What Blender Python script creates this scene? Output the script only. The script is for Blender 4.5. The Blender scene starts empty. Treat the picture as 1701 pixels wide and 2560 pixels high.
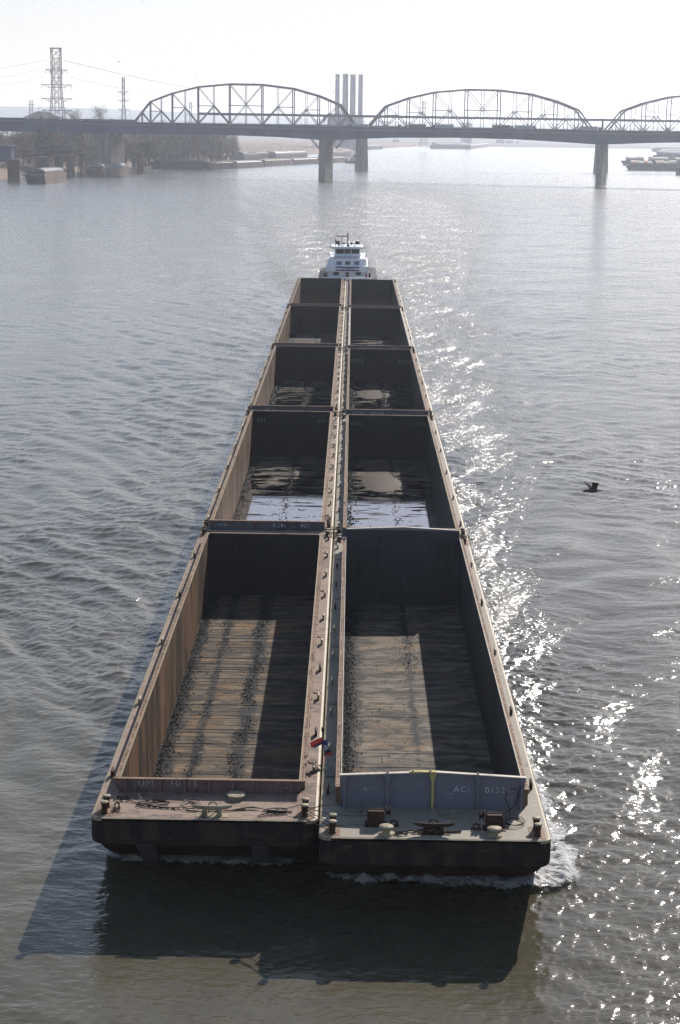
import bpy, bmesh, math, random
import numpy as np
from mathutils import Vector, Matrix, noise
random.seed(7); rng = np.random.RandomState(11)
R = math.radians
sc = bpy.context.scene
col = sc.collection
DK = 4.0            # barge deck above the water
BW, BL = 10.67, 59.44
# ------------------------------------------------------------------ camera
F = 4323.9; CAM = Vector((1.162, -73.975, 31.64 + DK)); YAW, PIT, ROL = -0.0051, 0.2176, 0.0140
fw = Vector((math.sin(YAW)*math.cos(PIT), math.cos(YAW)*math.cos(PIT), -math.sin(PIT)))
rt = Vector((math.cos(YAW), -math.sin(YAW), 0)); up = rt.cross(fw)
r2 = rt*math.cos(ROL) + up*math.sin(ROL); u2 = -rt*math.sin(ROL) + up*math.cos(ROL)
cd = bpy.data.cameras.new('camera'); cam = bpy.data.objects.new('camera', cd); col.objects.link(cam)
cam.matrix_world = Matrix(((r2.x, u2.x, -fw.x, CAM.x), (r2.y, u2.y, -fw.y, CAM.y), (r2.z, u2.z, -fw.z, CAM.z), (0, 0, 0, 1)))
cd.sensor_fit = 'VERTICAL'; cd.sensor_height = 36; cd.lens = F/2560*36; cd.clip_start = 1; cd.clip_end = 40000
sc.camera = cam
def at(px, py, Y):                       # the point of distance Y seen at a place in the photo
    px, py = float(px), float(py); d = fw*F + (px-850.5)*r2 - (py-1280)*u2
    return CAM + d*((Y-CAM.y)/d.y)
def on(px, py, z=0.0):                   # the point of height z
    px, py = float(px), float(py); d = fw*F + (px-850.5)*r2 - (py-1280)*u2
    return CAM + d*((z-CAM.z)/d.z)
# ------------------------------------------------------------------ light
A_, B_ = .62, 1.45
sdir = Vector((A_, B_, 1)).normalized()
EL = math.asin(sdir.z); AZ = math.atan2(sdir.x, sdir.y)
sl = bpy.data.lights.new('sun', 'SUN'); sl.energy = 5.0; sl.angle = R(.53); sl.color = (1, .94, .87)
so = bpy.data.objects.new('sun', sl); col.objects.link(so)
so.rotation_mode = 'QUATERNION'; so.rotation_quaternion = sdir.to_track_quat('Z', 'Y'); so.location = (0, 0, 300)
w = bpy.data.worlds.new('World'); sc.world = w; w.use_nodes = True
nt = w.node_tree; nt.nodes.clear()
sky = nt.nodes.new('ShaderNodeTexSky'); sky.sky_type = 'NISHITA'; sky.sun_disc = False
sky.sun_elevation = EL; sky.sun_rotation = AZ; sky.altitude = 100; sky.air_density = 1.0; sky.dust_density = .3; sky.ozone_density = 2.2
bg = nt.nodes.new('ShaderNodeBackground'); bg.inputs[1].default_value = .143
wo = nt.nodes.new('ShaderNodeOutputWorld')
vm1 = nt.nodes.new('ShaderNodeVectorMath'); vm1.operation = 'MULTIPLY_ADD'; vm1.inputs[1].default_value = (.13,)*3; vm1.inputs[2].default_value = (1, 1, 1)   # a milky sky: the bright side is veiled
vm2 = nt.nodes.new('ShaderNodeVectorMath'); vm2.operation = 'DIVIDE'
nt.links.new(sky.outputs[0], vm1.inputs[0]); nt.links.new(sky.outputs[0], vm2.inputs[0]); nt.links.new(vm1.outputs[0], vm2.inputs[1]); vm3 = nt.nodes.new('ShaderNodeVectorMath'); vm3.operation = 'MULTIPLY'; vm3.inputs[1].default_value = (1.05, .975, 1.0); nt.links.new(vm2.outputs[0], vm3.inputs[0]); nt.links.new(vm3.outputs[0], bg.inputs[0]); nt.links.new(bg.outputs[0], wo.inputs[0])
sc.view_settings.view_transform = 'Standard'; sc.view_settings.look = 'None'
sc.view_settings.exposure = 0.62; sc.view_settings.gamma = 1
sc.cycles.max_bounces = 6; sc.cycles.diffuse_bounces = 2; sc.cycles.glossy_bounces = 3; sc.cycles.transparent_max_bounces = 12
sc.cycles.volume_bounces = 0; sc.cycles.caustics_reflective = False; sc.cycles.caustics_refractive = False
sc.cycles.sample_clamp_indirect = 6; sc.cycles.sample_clamp_direct = 0
sc.cycles.use_denoising = True; sc.cycles.denoising_prefilter = 'NONE'
# ------------------------------------------------------------------ node helpers
class NM:
    def __init__(s, name):
        s.m = bpy.data.materials.new(name); s.m.use_nodes = True; s.t = s.m.node_tree; s.t.nodes.clear()
        s.out = s.t.nodes.new('ShaderNodeOutputMaterial')
    def n(s, typ, **kw):
        x = s.t.nodes.new(typ)
        for k, v in kw.items():
            if k.startswith('i'):
                x.inputs[int(k[1:])].default_value = v
            else: setattr(x, k, v)
        return x
    def l(s, a, b): s.t.links.new(a, b)
    def val(s, inp, v):
        if hasattr(v, 'is_output'): s.l(v, inp)
        else: inp.default_value = v
    def pos(s, scale=(1, 1, 1), rot=0, obj=False, off=(0, 0, 0)):
        if obj: g = s.n('ShaderNodeTexCoord').outputs['Object']
        else: g = s.n('ShaderNodeNewGeometry').outputs['Position']
        mp = s.n('ShaderNodeMapping'); s.l(g, mp.inputs[0]); mp.inputs['Scale'].default_value = scale
        mp.inputs['Rotation'].default_value = (0, 0, rot); mp.inputs['Location'].default_value = off
        return mp.outputs[0]
    def pos_y(s):
        q = s.n('ShaderNodeSeparateXYZ'); s.l(s.n('ShaderNodeNewGeometry').outputs['Position'], q.inputs[0]); return q.outputs['Y']
    def noise(s, vec, scale, detail=4, rough=.55, dist=0.0, typ='FBM'):
        x = s.n('ShaderNodeTexNoise'); s.l(vec, x.inputs['Vector']); x.inputs['Scale'].default_value = scale
        x.inputs['Detail'].default_value = detail; x.inputs['Roughness'].default_value = rough; x.inputs['Distortion'].default_value = dist
        return x.outputs['Fac']
    def ramp(s, v, a, b, lo=0.0, hi=1.0, smooth=True):
        x = s.n('ShaderNodeMapRange'); x.interpolation_type = 'SMOOTHSTEP' if smooth else 'LINEAR'
        s.val(x.inputs[0], v); x.inputs[1].default_value = a; x.inputs[2].default_value = b; x.inputs[3].default_value = lo; x.inputs[4].default_value = hi
        return x.outputs[0]
    def math(s, op, a, b=0.0, c=0.0):
        x = s.n('ShaderNodeMath', operation=op); s.val(x.inputs[0], a); s.val(x.inputs[1], b); s.val(x.inputs[2], c); return x.outputs[0]
    def mix(s, f, a, b):
        x = s.n('ShaderNodeMix', data_type='RGBA'); s.val(x.inputs[0], f)
        for i, v in ((6, a), (7, b)):
            if hasattr(v, 'is_output'): s.l(v, x.inputs[i])
            else: x.inputs[i].default_value = (*v, 1)
        return x.outputs[2]
    def bsdf(s, color, rough=.7, metal=0.0, spec=.5, normal=None):
        b = s.n('ShaderNodeBsdfPrincipled')
        if hasattr(color, 'is_output'): s.l(color, b.inputs['Base Color'])
        else: b.inputs['Base Color'].default_value = (*color, 1)
        s.val(b.inputs['Roughness'], rough); s.val(b.inputs['Metallic'], metal); b.inputs['Specular IOR Level'].default_value = spec*(.22 if rough > .4 else 1)
        if normal: s.l(normal, b.inputs['Normal'])
        return b.outputs[0]
    def bump(s, h, dist=1.0, strength=1.0, normal=None):
        b = s.n('ShaderNodeBump'); s.l(h, b.inputs['Height']); b.inputs['Distance'].default_value = dist; b.inputs['Strength'].default_value = strength
        if normal: s.l(normal, b.inputs['Normal'])
        return b.outputs[0]
    def end(s, sh): s.l(sh, s.out.inputs[0]); return s.m
def weathered(name, base, dark, light, rough=.65, scale=1.0, streak=None, darkamt=(.5, .66), lightamt=(.55, .75), bump=.01, spec=.3, rust=None, rustamt=(.55, .62)):
    m = NM(name)
    p = m.pos(streak or (1, 1, 1))
    big = m.noise(p, .35*scale, 6, .65); fine = m.noise(p, 3.1*scale, 5, .6, .3); tiny = m.noise(m.pos(), 22, 3, .6)
    c = m.mix(m.ramp(fine, *lightamt), base, light)
    c = m.mix(m.ramp(m.math('ADD', m.math('MULTIPLY', big, .6), m.math('MULTIPLY', fine, .4)), *darkamt), c, dark)
    if rust: c = m.mix(m.ramp(m.noise(m.pos(streak or (1, 1, 1), off=(7, 3, 1)), .9*scale, 7, .7, .5), *rustamt), c, rust)
    c = m.mix(m.ramp(tiny, .35, .75, 0, .35), c, dark)
    nrm = m.bump(m.math('ADD', m.math('MULTIPLY', fine, 1), m.math('MULTIPLY', tiny, .25)), bump)
    return m.end(m.bsdf(c, rough, 0, spec, nrm))
def plain(name, c, rough=.6, metal=0.0, spec=.4, vary=.25, scale=2.0):
    m = NM(name); f = m.noise(m.pos(), scale, 5, .6)
    d = tuple(x*(1-vary) for x in c); l = tuple(min(1, x*(1+vary)) for x in c)
    return m.end(m.bsdf(m.mix(m.ramp(f, .35, .65), d, l), rough, metal, spec))
M = {}
m = NM('hull_steel'); _s = m.n('ShaderNodeSeparateXYZ'); m.l(m.n('ShaderNodeNewGeometry').outputs['Position'], _s.inputs[0])
_a = m.noise(m.pos((1, 1, .3)), 1.4, 6, .65); _b = m.noise(m.pos((.5, .5, 1.6)), 2.2, 5, .6)
_c = m.mix(m.ramp(_a, .45, .62), (.020, .018, .017), (.050, .036, .028)); _c = m.mix(m.ramp(_b, .58, .68), _c, (.075, .05, .036))
_c = m.mix(m.ramp(m.math('ADD', _s.outputs['Z'], m.math('MULTIPLY', _b, .5)), 1.35, 1.75, .85, 0), _c, (.060, .024, .012))
M['hull'] = m.end(m.bsdf(_c, .8, 0, .12, m.bump(_a, .02)))
M['hull_rust'] = weathered('hull_rust_band', (.040, .022, .015), (.010, .009, .009), (.11, .05, .025), .6, 1, (.25, .25, 2), rust=(.13, .05, .02))
M['deck_tan'] = weathered('deck_tan', (.27, .205, .150), (.055, .045, .037), (.38, .30, .225), .65, 1.3, (1, .7, 1), (.47, .60), spec=.35)
M['deck_grey'] = weathered('deck_grey', (.25, .22, .175), (.08, .074, .066), (.36, .32, .25), .55, 1.1, (1, 1, 1), (.55, .7), rust=(.20, .12, .08), rustamt=(.66, .75), spec=.4)
M['deck_mauve'] = weathered('deck_mauve', (.25, .185, .145), (.10, .075, .06), (.35, .27, .20), .65, 1.1, (.6, 1, 1), (.46, .62), spec=.35)
M['edge'] = weathered('worn_edge', (.34, .29, .205), (.15, .115, .08), (.46, .41, .30), .5, 2, spec=.4)
M['flange'] = weathered('coaming_flange', (.22, .145, .095), (.05, .033, .024), (.37, .27, .19), .55, 2, (1, .6, 1), (.52, .62), rust=(.20, .085, .045), rustamt=(.58, .68))
M['flange_pale'] = weathered('pale_flange', (.52, .47, .40), (.22, .17, .14), (.65, .6, .52), .55, 2, spec=.3)
M['wall_rust'] = weathered('hold_wall_rust', (.115, .066, .038), (.020, .015, .012), (.34, .21, .10), .7, 1, (1, 1.1, .18), (.43, .56), (.56, .68), rust=(.125, .064, .036), rustamt=(.54, .66), bump=.03)
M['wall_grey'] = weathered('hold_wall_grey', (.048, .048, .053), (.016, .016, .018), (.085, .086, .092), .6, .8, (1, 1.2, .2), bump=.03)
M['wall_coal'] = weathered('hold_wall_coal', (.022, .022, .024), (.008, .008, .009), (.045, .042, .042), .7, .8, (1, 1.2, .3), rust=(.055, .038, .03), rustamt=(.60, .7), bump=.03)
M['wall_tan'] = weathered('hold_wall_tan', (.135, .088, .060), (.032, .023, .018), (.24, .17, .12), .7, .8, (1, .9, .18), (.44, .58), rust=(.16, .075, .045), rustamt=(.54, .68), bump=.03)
M['coam_mauve'] = weathered('end_coaming_mauve', (.17, .115, .11), (.06, .04, .04), (.24, .17, .165), .6, 1, rust=(.17, .07, .04), rustamt=(.60, .68))
M['coam_grey'] = weathered('end_coaming_grey', (.165, .168, .200), (.07, .07, .085), (.21, .21, .245), .45, .6, (1, 1, .5), (.6, .75), spec=.5, bump=.004)
M['coam_dark'] = weathered('end_coaming_dark', (.10, .10, .115), (.04, .035, .035), (.15, .15, .165), .6, .8, rust=(.13, .06, .035), rustamt=(.58, .68))
M['rusty'] = weathered('rusty_iron', (.050, .027, .020), (.014, .010, .009), (.13, .065, .04), .65, 4)
M['cream'] = weathered('cream_iron', (.30, .26, .18), (.10, .075, .05), (.42, .38, .27), .5, 3, rust=(.2, .1, .05), rustamt=(.62, .7))
M['yellow'] = plain('yellow_paint', (.40, .34, .12), .5)
M['olive'] = plain('dull_olive_paint', (.20, .185, .13), .6)
M['wire'] = plain('greasy_wire', (.018, .017, .017), .45)
M['coal'] = NM('coal'); _m = M['coal']; M['coal'] = _m.end(_m.bsdf(_m.mix(_m.ramp(_m.noise(_m.pos(), 9, 2), .4, .7), (.010, .010, .011), (.035, .034, .034)), .6, 0, .3))
M['letter'] = plain('pale_lettering', (.42, .43, .47), .6)
M['letter_faint'] = plain('ghost_lettering', (.13, .135, .15), .6, vary=.5, scale=6)
M['letter_dim'] = plain('faded_lettering', (.32, .33, .37), .6, vary=.4, scale=6)
M['white'] = plain('white_paint', (.74, .75, .78), .45, vary=.08)
M['glass'] = plain('dark_glass', (.03, .035, .04), .12, spec=.8, vary=.1)
M['dark'] = plain('black_iron', (.02, .02, .022), .5)
M['band'] = plain('purple_band', (.13, .10, .17), .5)
M['brown'] = plain('brown_door', (.22, .13, .06), .5)
M['red'] = plain('red_cloth', (.62, .06, .04), .7, vary=.15)
M['navy'] = plain('navy_cloth', (.035, .05, .12), .7, vary=.15)
M['concrete'] = weathered('concrete', (.22, .205, .18), (.10, .095, .085), (.29, .27, .24), .8, .25, (1, 1, .4))
M['girder'] = plain('girder_paint', (.060, .082, .135), .7, vary=.15, scale=.08)
M['truss'] = plain('truss_steel', (.040, .050, .078), .7, vary=.2, scale=.2)
M['road'] = plain('road_concrete', (.12, .12, .12), .8)
M['stack'] = plain('chimney_concrete', (.07, .075, .09), .8, vary=.1, scale=.05)
M['cell'] = weathered('sheet_pile', (.16, .12, .09), (.06, .05, .045), (.24, .19, .15), .8, .5, (1, 1, .3))
M['timber'] = plain('wet_timber', (.07, .055, .045), .8)
M['cover'] = plain('barge_cover', (.17, .17, .18), .55, vary=.2, scale=.3)
M['cover_buff'] = plain('buff_cover', (.19, .155, .125), .7, vary=.2, scale=.3)
M['cover_orange'] = plain('orange_cover', (.30, .16, .11), .6, vary=.2, scale=.3)
M['far_hull'] = weathered('far_hull', (.20, .15, .125), (.08, .06, .055), (.27, .21, .17), .7, .3)
M['far_hull_dark'] = plain('far_dark_hull', (.07, .055, .05), .7)
M['bark'] = plain('bark', (.09, .07, .055), .9)
M['twig'] = plain('twigs', (.27, .23, .19), .9, vary=.3, scale=.3)
M['leaf_olive'] = plain('olive_leaf', (.24, .215, .15), .8, vary=.35, scale=.3)
M['leaf_brown'] = plain('brown_leaf', (.29, .225, .16), .8, vary=.35, scale=.3)
M['gull'] = plain('gull_feather', (.10, .095, .09), .8, vary=.2, scale=30)
M['gull_pale'] = plain('gull_pale', (.55, .55, .55), .8)
M['car_dark'] = plain('dark_car', (.04, .045, .055), .3); M['car_white'] = plain('white_car', (.62, .62, .62), .3); M['car_red'] = plain('red_car', (.22, .04, .03), .3)
M['trailer'] = plain('trailer_grey', (.30, .31, .33), .4); M['trailer_dark'] = plain('trailer_dark', (.10, .06, .06), .5)
m = NM('headlamp'); e = m.n('ShaderNodeEmission'); e.inputs[0].default_value = (1, .97, .9, 1); e.inputs[1].default_value = 6; M['lamp'] = m.end(e.outputs[0])
def floor_mat(name, base, rust, seed, xc, lines):
    m = NM(name)
    p = m.pos((.45, 1.5, 1), off=(seed, seed*2, 0)); a = m.noise(p, 1.1, 7, .70, .5); b = m.noise(m.pos((.38, 1.25, 1), off=(seed, 0, 0)), 1.1, 7, .70, .5); t = m.noise(m.pos(), 13, 5, .7)
    o = m.noise(m.pos(off=(seed, 5, 0)), .25, 5, .65, .5); plate = m.noise(m.pos((.02, 1.1, 1), off=(seed, 5, 0)), 1.0, 2, .5)
    c = m.mix(m.ramp(a, .36, .66), tuple(x*.40 for x in base), tuple(min(1, x*1.30) for x in base))
    c = m.mix(m.ramp(o, .50, .62, 0, .7), c, rust)
    c = m.mix(m.ramp(plate, .42, .60, 0, .45), c, tuple(x*.35 for x in base))
    c = m.mix(m.ramp(b, .45, .60, 0, .88), c, (.022, .021, .021))
    sep = m.n('ShaderNodeSeparateXYZ'); m.l(m.n('ShaderNodeNewGeometry').outputs['Position'], sep.inputs[0])
    wob = m.noise(m.pos((1, .55, 1), off=(0, seed, 0)), .9, 7, .75, .7)
    for xo, w_, k in lines:                             # coal dust lying in drifts
        d = m.math('ABSOLUTE', m.math('SUBTRACT', sep.outputs['X'], xc+xo)); f = m.math('ADD', m.math('DIVIDE', d, w_), m.math('MULTIPLY_ADD', wob, -3.2, 1.6+k))
        c = m.mix(m.ramp(f, .6, 1.0, .93, 0), c, (.016, .016, .017))
    c = m.mix(m.ramp(t, .48, .68, 0, .55), c, (.035, .032, .03))
    return m.end(m.bsdf(c, .68, 0, .3, m.bump(m.math('ADD', a, m.math('MULTIPLY', t, .5)), .03)))
_w = -BW/2+1.05
M['floor_a'] = floor_mat('hold_floor_brown', (.145, .108, .074), (.19, .105, .042), 1.0, -BW/2-.07, ((_w, 1.05, 0), (.35, .75, .2), (-2.2, .6, .35)))
M['floor_b'] = floor_mat('hold_floor_buff', (.175, .142, .108), (.19, .125, .072), 9.0, BW/2+.03, ((_w, 1.2, 0), (.1, .8, .6)))
M['floor_c'] = floor_mat('hold_floor_dun', (.125, .104, .084), (.09, .055, .03), 17.0, 0, ((-BW+1.2, .9, 0), (1.2, .9, 0), (-BW/2+.4, .5, .3), (BW/2+.4, .5, .3)))
# puddle: still water, its outline given by where the floor lies low
def puddle_mat(name, y0, y1, seed, hi_=.20, lo_=-.13):
    m = NM(name)
    sep = m.n('ShaderNodeSeparateXYZ'); m.l(m.n('ShaderNodeNewGeometry').outputs['Position'], sep.inputs[0])
    along = m.ramp(sep.outputs['Y'], y0, y1, hi_, lo_, False)
    f = m.noise(m.pos((.28, 1.0, 1), off=(seed, seed, 0)), .9, 6, .62, .4)
    edge = m.ramp(m.math('ADD', f, along), .50, .53)
    rip = m.noise(m.pos((.3, 2.5, 1)), 1.2, 2, .5)
    gl = m.n('ShaderNodeBsdfGlossy'); gl.inputs['Color'].default_value = (.50, .475, .485, 1); gl.inputs['Roughness'].default_value = .03; m.l(m.bump(rip, .004), gl.inputs['Normal'])
    tr = m.n('ShaderNodeBsdfTransparent'); wet = m.n('ShaderNodeBsdfTransparent'); wet.inputs[0].default_value = (.42, .36, .30, 1)
    mx = m.n('ShaderNodeMixShader'); fr = m.n('ShaderNodeFresnel'); fr.inputs[0].default_value = 1.33
    m.l(m.ramp(fr.outputs[0], 0, .22, .15, 1, False), mx.inputs[0]); m.l(wet.outputs[0], mx.inputs[1]); m.l(gl.outputs[0], mx.inputs[2])
    m2 = m.n('ShaderNodeMixShader'); m.l(edge, m2.inputs[0]); m.l(tr.outputs[0], m2.inputs[1]); m.l(mx.outputs[0], m2.inputs[2])
    return m.end(m2.outputs[0])
# ------------------------------------------------------------------ mesh helpers
class MB:
    def __init__(s): s.v = []; s.f = []
    def add(s, vs, fs):
        o = len(s.v); s.v += [tuple(p) for p in vs]; s.f += [tuple(i+o for i in f) for f in fs]; return s
    def box(s, a, b):
        x0, y0, z0 = a; x1, y1, z1 = b
        return s.add([(x0, y0, z0), (x1, y0, z0), (x1, y1, z0), (x0, y1, z0), (x0, y0, z1), (x1, y0, z1), (x1, y1, z1), (x0, y1, z1)],
                     [(0, 3, 2, 1), (4, 5, 6, 7), (0, 1, 5, 4), (1, 2, 6, 5), (2, 3, 7, 6), (3, 0, 4, 7)])
    def tube(s, pts, r, n=6, r1=None, cap=True):
        pts = [Vector(p) for p in pts]; k = len(pts); rings = []
        for i, p in enumerate(pts):
            t = (pts[min(i+1, k-1)]-pts[max(i-1, 0)]).normalized()
            a = t.cross(Vector((0, 0, 1)));
            if a.length < 1e-3: a = t.cross(Vector((1, 0, 0)))
            a.normalize(); b = t.cross(a); rr = r if r1 is None else r+(r1-r)*i/(k-1)
            rings.append([p+(a*math.cos(2*math.pi*j/n)+b*math.sin(2*math.pi*j/n))*rr for j in range(n)])
        vs = [q for g in rings for q in g]
        fs = [(i*n+j, i*n+(j+1) % n, (i+1)*n+(j+1) % n, (i+1)*n+j) for i in range(k-1) for j in range(n)]
        if cap: fs += [tuple(range(n)), tuple(range((k-1)*n, k*n))[::-1]]
        return s.add(vs, fs)
    def lathe(s, c, prof, n=16):
        c = Vector(c); vs = []; k = len(prof)
        for r, z in prof:
            vs += [c+Vector((r*math.cos(2*math.pi*j/n), r*math.sin(2*math.pi*j/n), z)) for j in range(n)]
        fs = [(i*n+j, i*n+(j+1) % n, (i+1)*n+(j+1) % n, (i+1)*n+j) for i in range(k-1) for j in range(n)]
        fs += [tuple(range(n))[::-1], tuple(range((k-1)*n, k*n))]
        return s.add(vs, fs)
    def prism(s, poly, h, frm=None):        # poly: list of Vectors, extruded along h
        h = Vector(h); n = len(poly); p = [Vector(q) for q in poly]
        return s.add(p+[q+h for q in p], [tuple(range(n))[::-1], tuple(range(n, 2*n))]+[(i, (i+1) % n, n+(i+1) % n, n+i) for i in range(n)])
    def build(s, name, mat, parent=None, smooth=False, bevel=0, loc=None):
        me = bpy.data.meshes.new(name); me.from_pydata(s.v, [], s.f); me.update()
        bm = bmesh.new(); bm.from_mesh(me); bmesh.ops.recalc_face_normals(bm, faces=bm.faces)
        if bevel: bmesh.ops.bevel(bm, geom=[e for e in bm.edges if len(e.link_faces) == 2 and e.calc_face_angle(0) > .6], offset=bevel, segments=2, affect='EDGES', clamp_overlap=True)
        bm.to_mesh(me); bm.free()
        if smooth:
            for p in me.polygons: p.use_smooth = True
        me.materials.append(mat)
        o = bpy.data.objects.new(name, me); col.objects.link(o)
        if parent: o.parent = parent
        if loc is not None: o.location = loc
        return o
def tag(o, label=None, cat=None, group=None, kind=None):
    if label: o['label'] = label
    if cat: o['category'] = cat
    if group: o['group'] = group
    if kind: o['kind'] = kind
    return o
def thing(name, label, cat, loc=(0, 0, 0), rz=0, group=None):
    o = bpy.data.objects.new(name, None); col.objects.link(o); o.location = loc; o.rotation_euler = (0, 0, rz); o.empty_display_size = .5
    return tag(o, label, cat, group)
def dup(root, loc, rz=None, label=None, scale=None):
    r = root.copy(); col.objects.link(r); r.location = loc
    if rz is not None: r.rotation_euler = (0, 0, rz)
    if scale is not None: r.scale = scale
    if label: r['label'] = label
    for ch in root.children:
        c = ch.copy(); col.objects.link(c); c.parent = r
        for g in ch.children:
            d = g.copy(); col.objects.link(d); d.parent = c
    return r
def text(name, s, size, loc, mat, parent, depth=.006, tilt=0, sx=1.0):
    cu = bpy.data.curves.new(name, 'FONT'); cu.body = s; cu.size = size; cu.extrude = depth; cu.space_character = 1.2
    t = bpy.data.objects.new(name, cu); col.objects.link(t)
    dg = bpy.context.evaluated_depsgraph_get(); me = bpy.data.meshes.new_from_object(t.evaluated_get(dg))
    bpy.data.objects.remove(t); me.materials.clear(); me.materials.append(mat)
    o = bpy.data.objects.new(name, me); col.objects.link(o); o.parent = parent
    o.location = loc; o.rotation_euler = (R(90)+tilt, 0, 0); o.scale = (sx, 1, 1)
    return o
# ------------------------------------------------------------------ barges of the tow
FLOOR = -4.3
def hull_mesh(L, rake_f, rake_a):
    mb = MB(); W = BW; hw = W/2
    def sect(y, zb, hwid, r):
        pts = [(hwid, y, 0)]
        pts.append((hwid, y, -.25)); pts.append((hwid, y, zb+r))
        for a in (22, 45, 68, 90): pts.append((hwid-r+r*math.cos(R(a)), y, zb+r-r*math.sin(R(a))))
        return pts+[(-x, yy, z) for x, yy, z in pts[::-1]]
    st = []
    zf = -1.25
    if rake_f:
        for k in range(5):                              # rounded corners of the bow in plan
            a = R(90*k/4); st.append((.55*(1-math.sin(a)), zf-.02*k, hw-.55*(1-math.cos(R(90)-a) if False else 1)+.55*math.sin(a), .28))
        st = []
        for k in range(6):
            a = R(90*k/5); st.append((.55*(1-math.cos(a)), zf-.03*k, hw-.55+.55*math.sin(a), .30))
        for y, z in ((1.2, -1.7), (2.2, -2.35), (3.4, -3.1), (5.0, -4.0), (6.6, -4.5), (8.2, -4.65)): st.append((y, z, hw, .3+.09*min(y, 6)))
    else:
        for k in range(4):
            a = R(90*k/3); st.append((.25*(1-math.cos(a)), -4.65, hw-.25+.25*math.sin(a), .3))
    if rake_a:
        for y, z in ((9, -4.65), (7, -4.4), (4, -3.3), (1.5, -2), (.6, -1.6)): st.append((L-y, z, hw, .35))
        for k in range(3):
            a = R(90*k/2); st.append((L-.5+.5*math.sin(a), -1.5, hw-.5+.5*math.cos(a), .3))
    else:
        st.append((L-.5, -4.65, hw, .3)); st.append((L-.25, -4.65, hw, .3))
        for k in range(1, 4):
            a = R(90*k/3); st.append((L-.25+.25*math.sin(a), -4.65, hw-.25+.25*math.cos(a), .3))
    secs = [sect(*q) for q in st]; n = len(secs[0]); vs = [p for q in secs for p in q]
    fs = [(i*n+j, i*n+j+1, (i+1)*n+j+1, (i+1)*n+j) for i in range(len(secs)-1) for j in range(n-1)]
    fs += [tuple(range(n)), tuple(range((len(secs)-1)*n, len(secs)*n))[::-1]]
    mb.add(vs, fs)
    return mb, [(q[0], q[2]) for q in st]
def bollard(parent, x, y, mat, h=.62, r=.15, pair=True):
    for dx, dy in (((0, -.38), (0, .38)) if pair else ((0, 0),)):
        o = MB().lathe((x+dx, y+dy, 0), [(r*1.25, 0), (r*1.25, .04), (r*.93, .05), (r*.9, h*.55), (r, h*.74), (r*1.22, h*.93)], 18).build('bollard', M['rusty'], parent, True)
        MB().lathe((x+dx, y+dy, 0), [(r*1.22, h*.93), (r*1.32, h*.95), (r*1.32, h), (r*.6, h+.03)], 18).build('cap', mat, o, True)
    MB().box((x-.36, y-(.68 if pair else .36), .02), (x+.36, y+(.68 if pair else .36), .035)).build('base_plate', M['flange'], parent)
def kevel(parent, x, y, mat, L=.75, along=True):
    mb = MB()
    for s in (-1, 1):
        mb.box((x-.06, y+s*.16-.07, 0), (x+.06, y+s*.16+.07, .30))
    prof = [(-L/2, .36, .035), (-L*.38, .33, .06), (-L*.2, .31, .08), (0, .31, .085), (L*.2, .31, .08), (L*.38, .33, .06), (L/2, .36, .035)]
    vs = []; n = 8
    for t, z, r in prof: vs += [(x+r*math.cos(2*math.pi*j/n), y+t, z+r*math.sin(2*math.pi*j/n)) for j in range(n)]
    fs = [(i*n+j, i*n+(j+1) % n, (i+1)*n+(j+1) % n, (i+1)*n+j) for i in range(6) for j in range(n)]+[tuple(range(n)), tuple(range(6*n, 7*n))[::-1]]
    if not along:
        vs = [(x+(q[1]-y), y+(q[0]-x), q[2]) for q in vs]
        mb = MB()
        for s in (-1, 1): mb.box((x+s*.2-.09, y-.09, 0), (x+s*.2+.09, y+.09, .30))
    mb.add(vs, fs)
    return mb.build('cleat', mat, parent, False)
def hatch(parent, x, y, r=.3, mat=None, h=.06):
    return MB().lathe((x, y, 0), [(r, 0), (r, h), (r*.86, h+.015), (r*.84, h), (r*.2, h+.004)], 20).build('hatch_cover', mat or M['deck_tan'], parent, False)
def end_coaming(parent, y, x0, x1, h, mat, sgn, ribs, flare=.0, arch=0.0, thick=.07, ribmat=None, edge=None, top=.10):
    """panel across the barge at y; sgn -1: ribs face the bow"""
    xm = (x0+x1)/2
    poly = [(x0, y, 0), (x1, y, 0), (x1+flare, y, h), (xm, y, h+arch), (x0-flare, y, h)]
    ec = MB().prism(poly, (0, -sgn*thick, 0)).build('end_coaming', mat, parent)
    mb = MB()
    def ht(x): return h+arch*(1-abs(x-xm)/((x1-x0)/2))
    ys = sorted((y+sgn*(top+.02), y-sgn*(thick+.02)))
    for a, b in ((x0-flare-.03, xm), (xm, x1+flare+.03)):
        mb.add([(a, ys[0], ht(a)+.002), (b, ys[0], ht(b)+.002), (b, ys[1], ht(b)+.002), (a, ys[1], ht(a)+.002), (a, ys[0], ht(a)+.05), (b, ys[0], ht(b)+.05), (b, ys[1], ht(b)+.05), (a, ys[1], ht(a)+.05)],
               [(0, 3, 2, 1), (4, 5, 6, 7), (0, 1, 5, 4), (1, 2, 6, 5), (2, 3, 7, 6), (3, 0, 4, 7)])
    mb.build('top_rail', edge or M['flange'], ec)
    for i, x in enumerate(ribs):
        hh = ht(x)
        rb = MB()
        rb.prism([(x-.055, y+sgn*.003, 0), (x-.055, y+sgn*.17, 0), (x-.055, y+sgn*.10, hh*.8), (x-.055, y+sgn*.12, hh-.002), (x-.055, y+sgn*.003, hh-.002)], (.11, 0, 0))
        if h > 1.2: rb.prism([(x-.07, y+sgn*.174, hh-.38), (x+.07, y+sgn*.174, hh-.38), (x+.19, y+sgn*.174, hh-.003), (x-.19, y+sgn*.174, hh-.003)], (0, -sgn*.03, 0))
        rb.build('stiffener', (ribmat or {}).get(i, mat), ec)
    return ec
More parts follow.
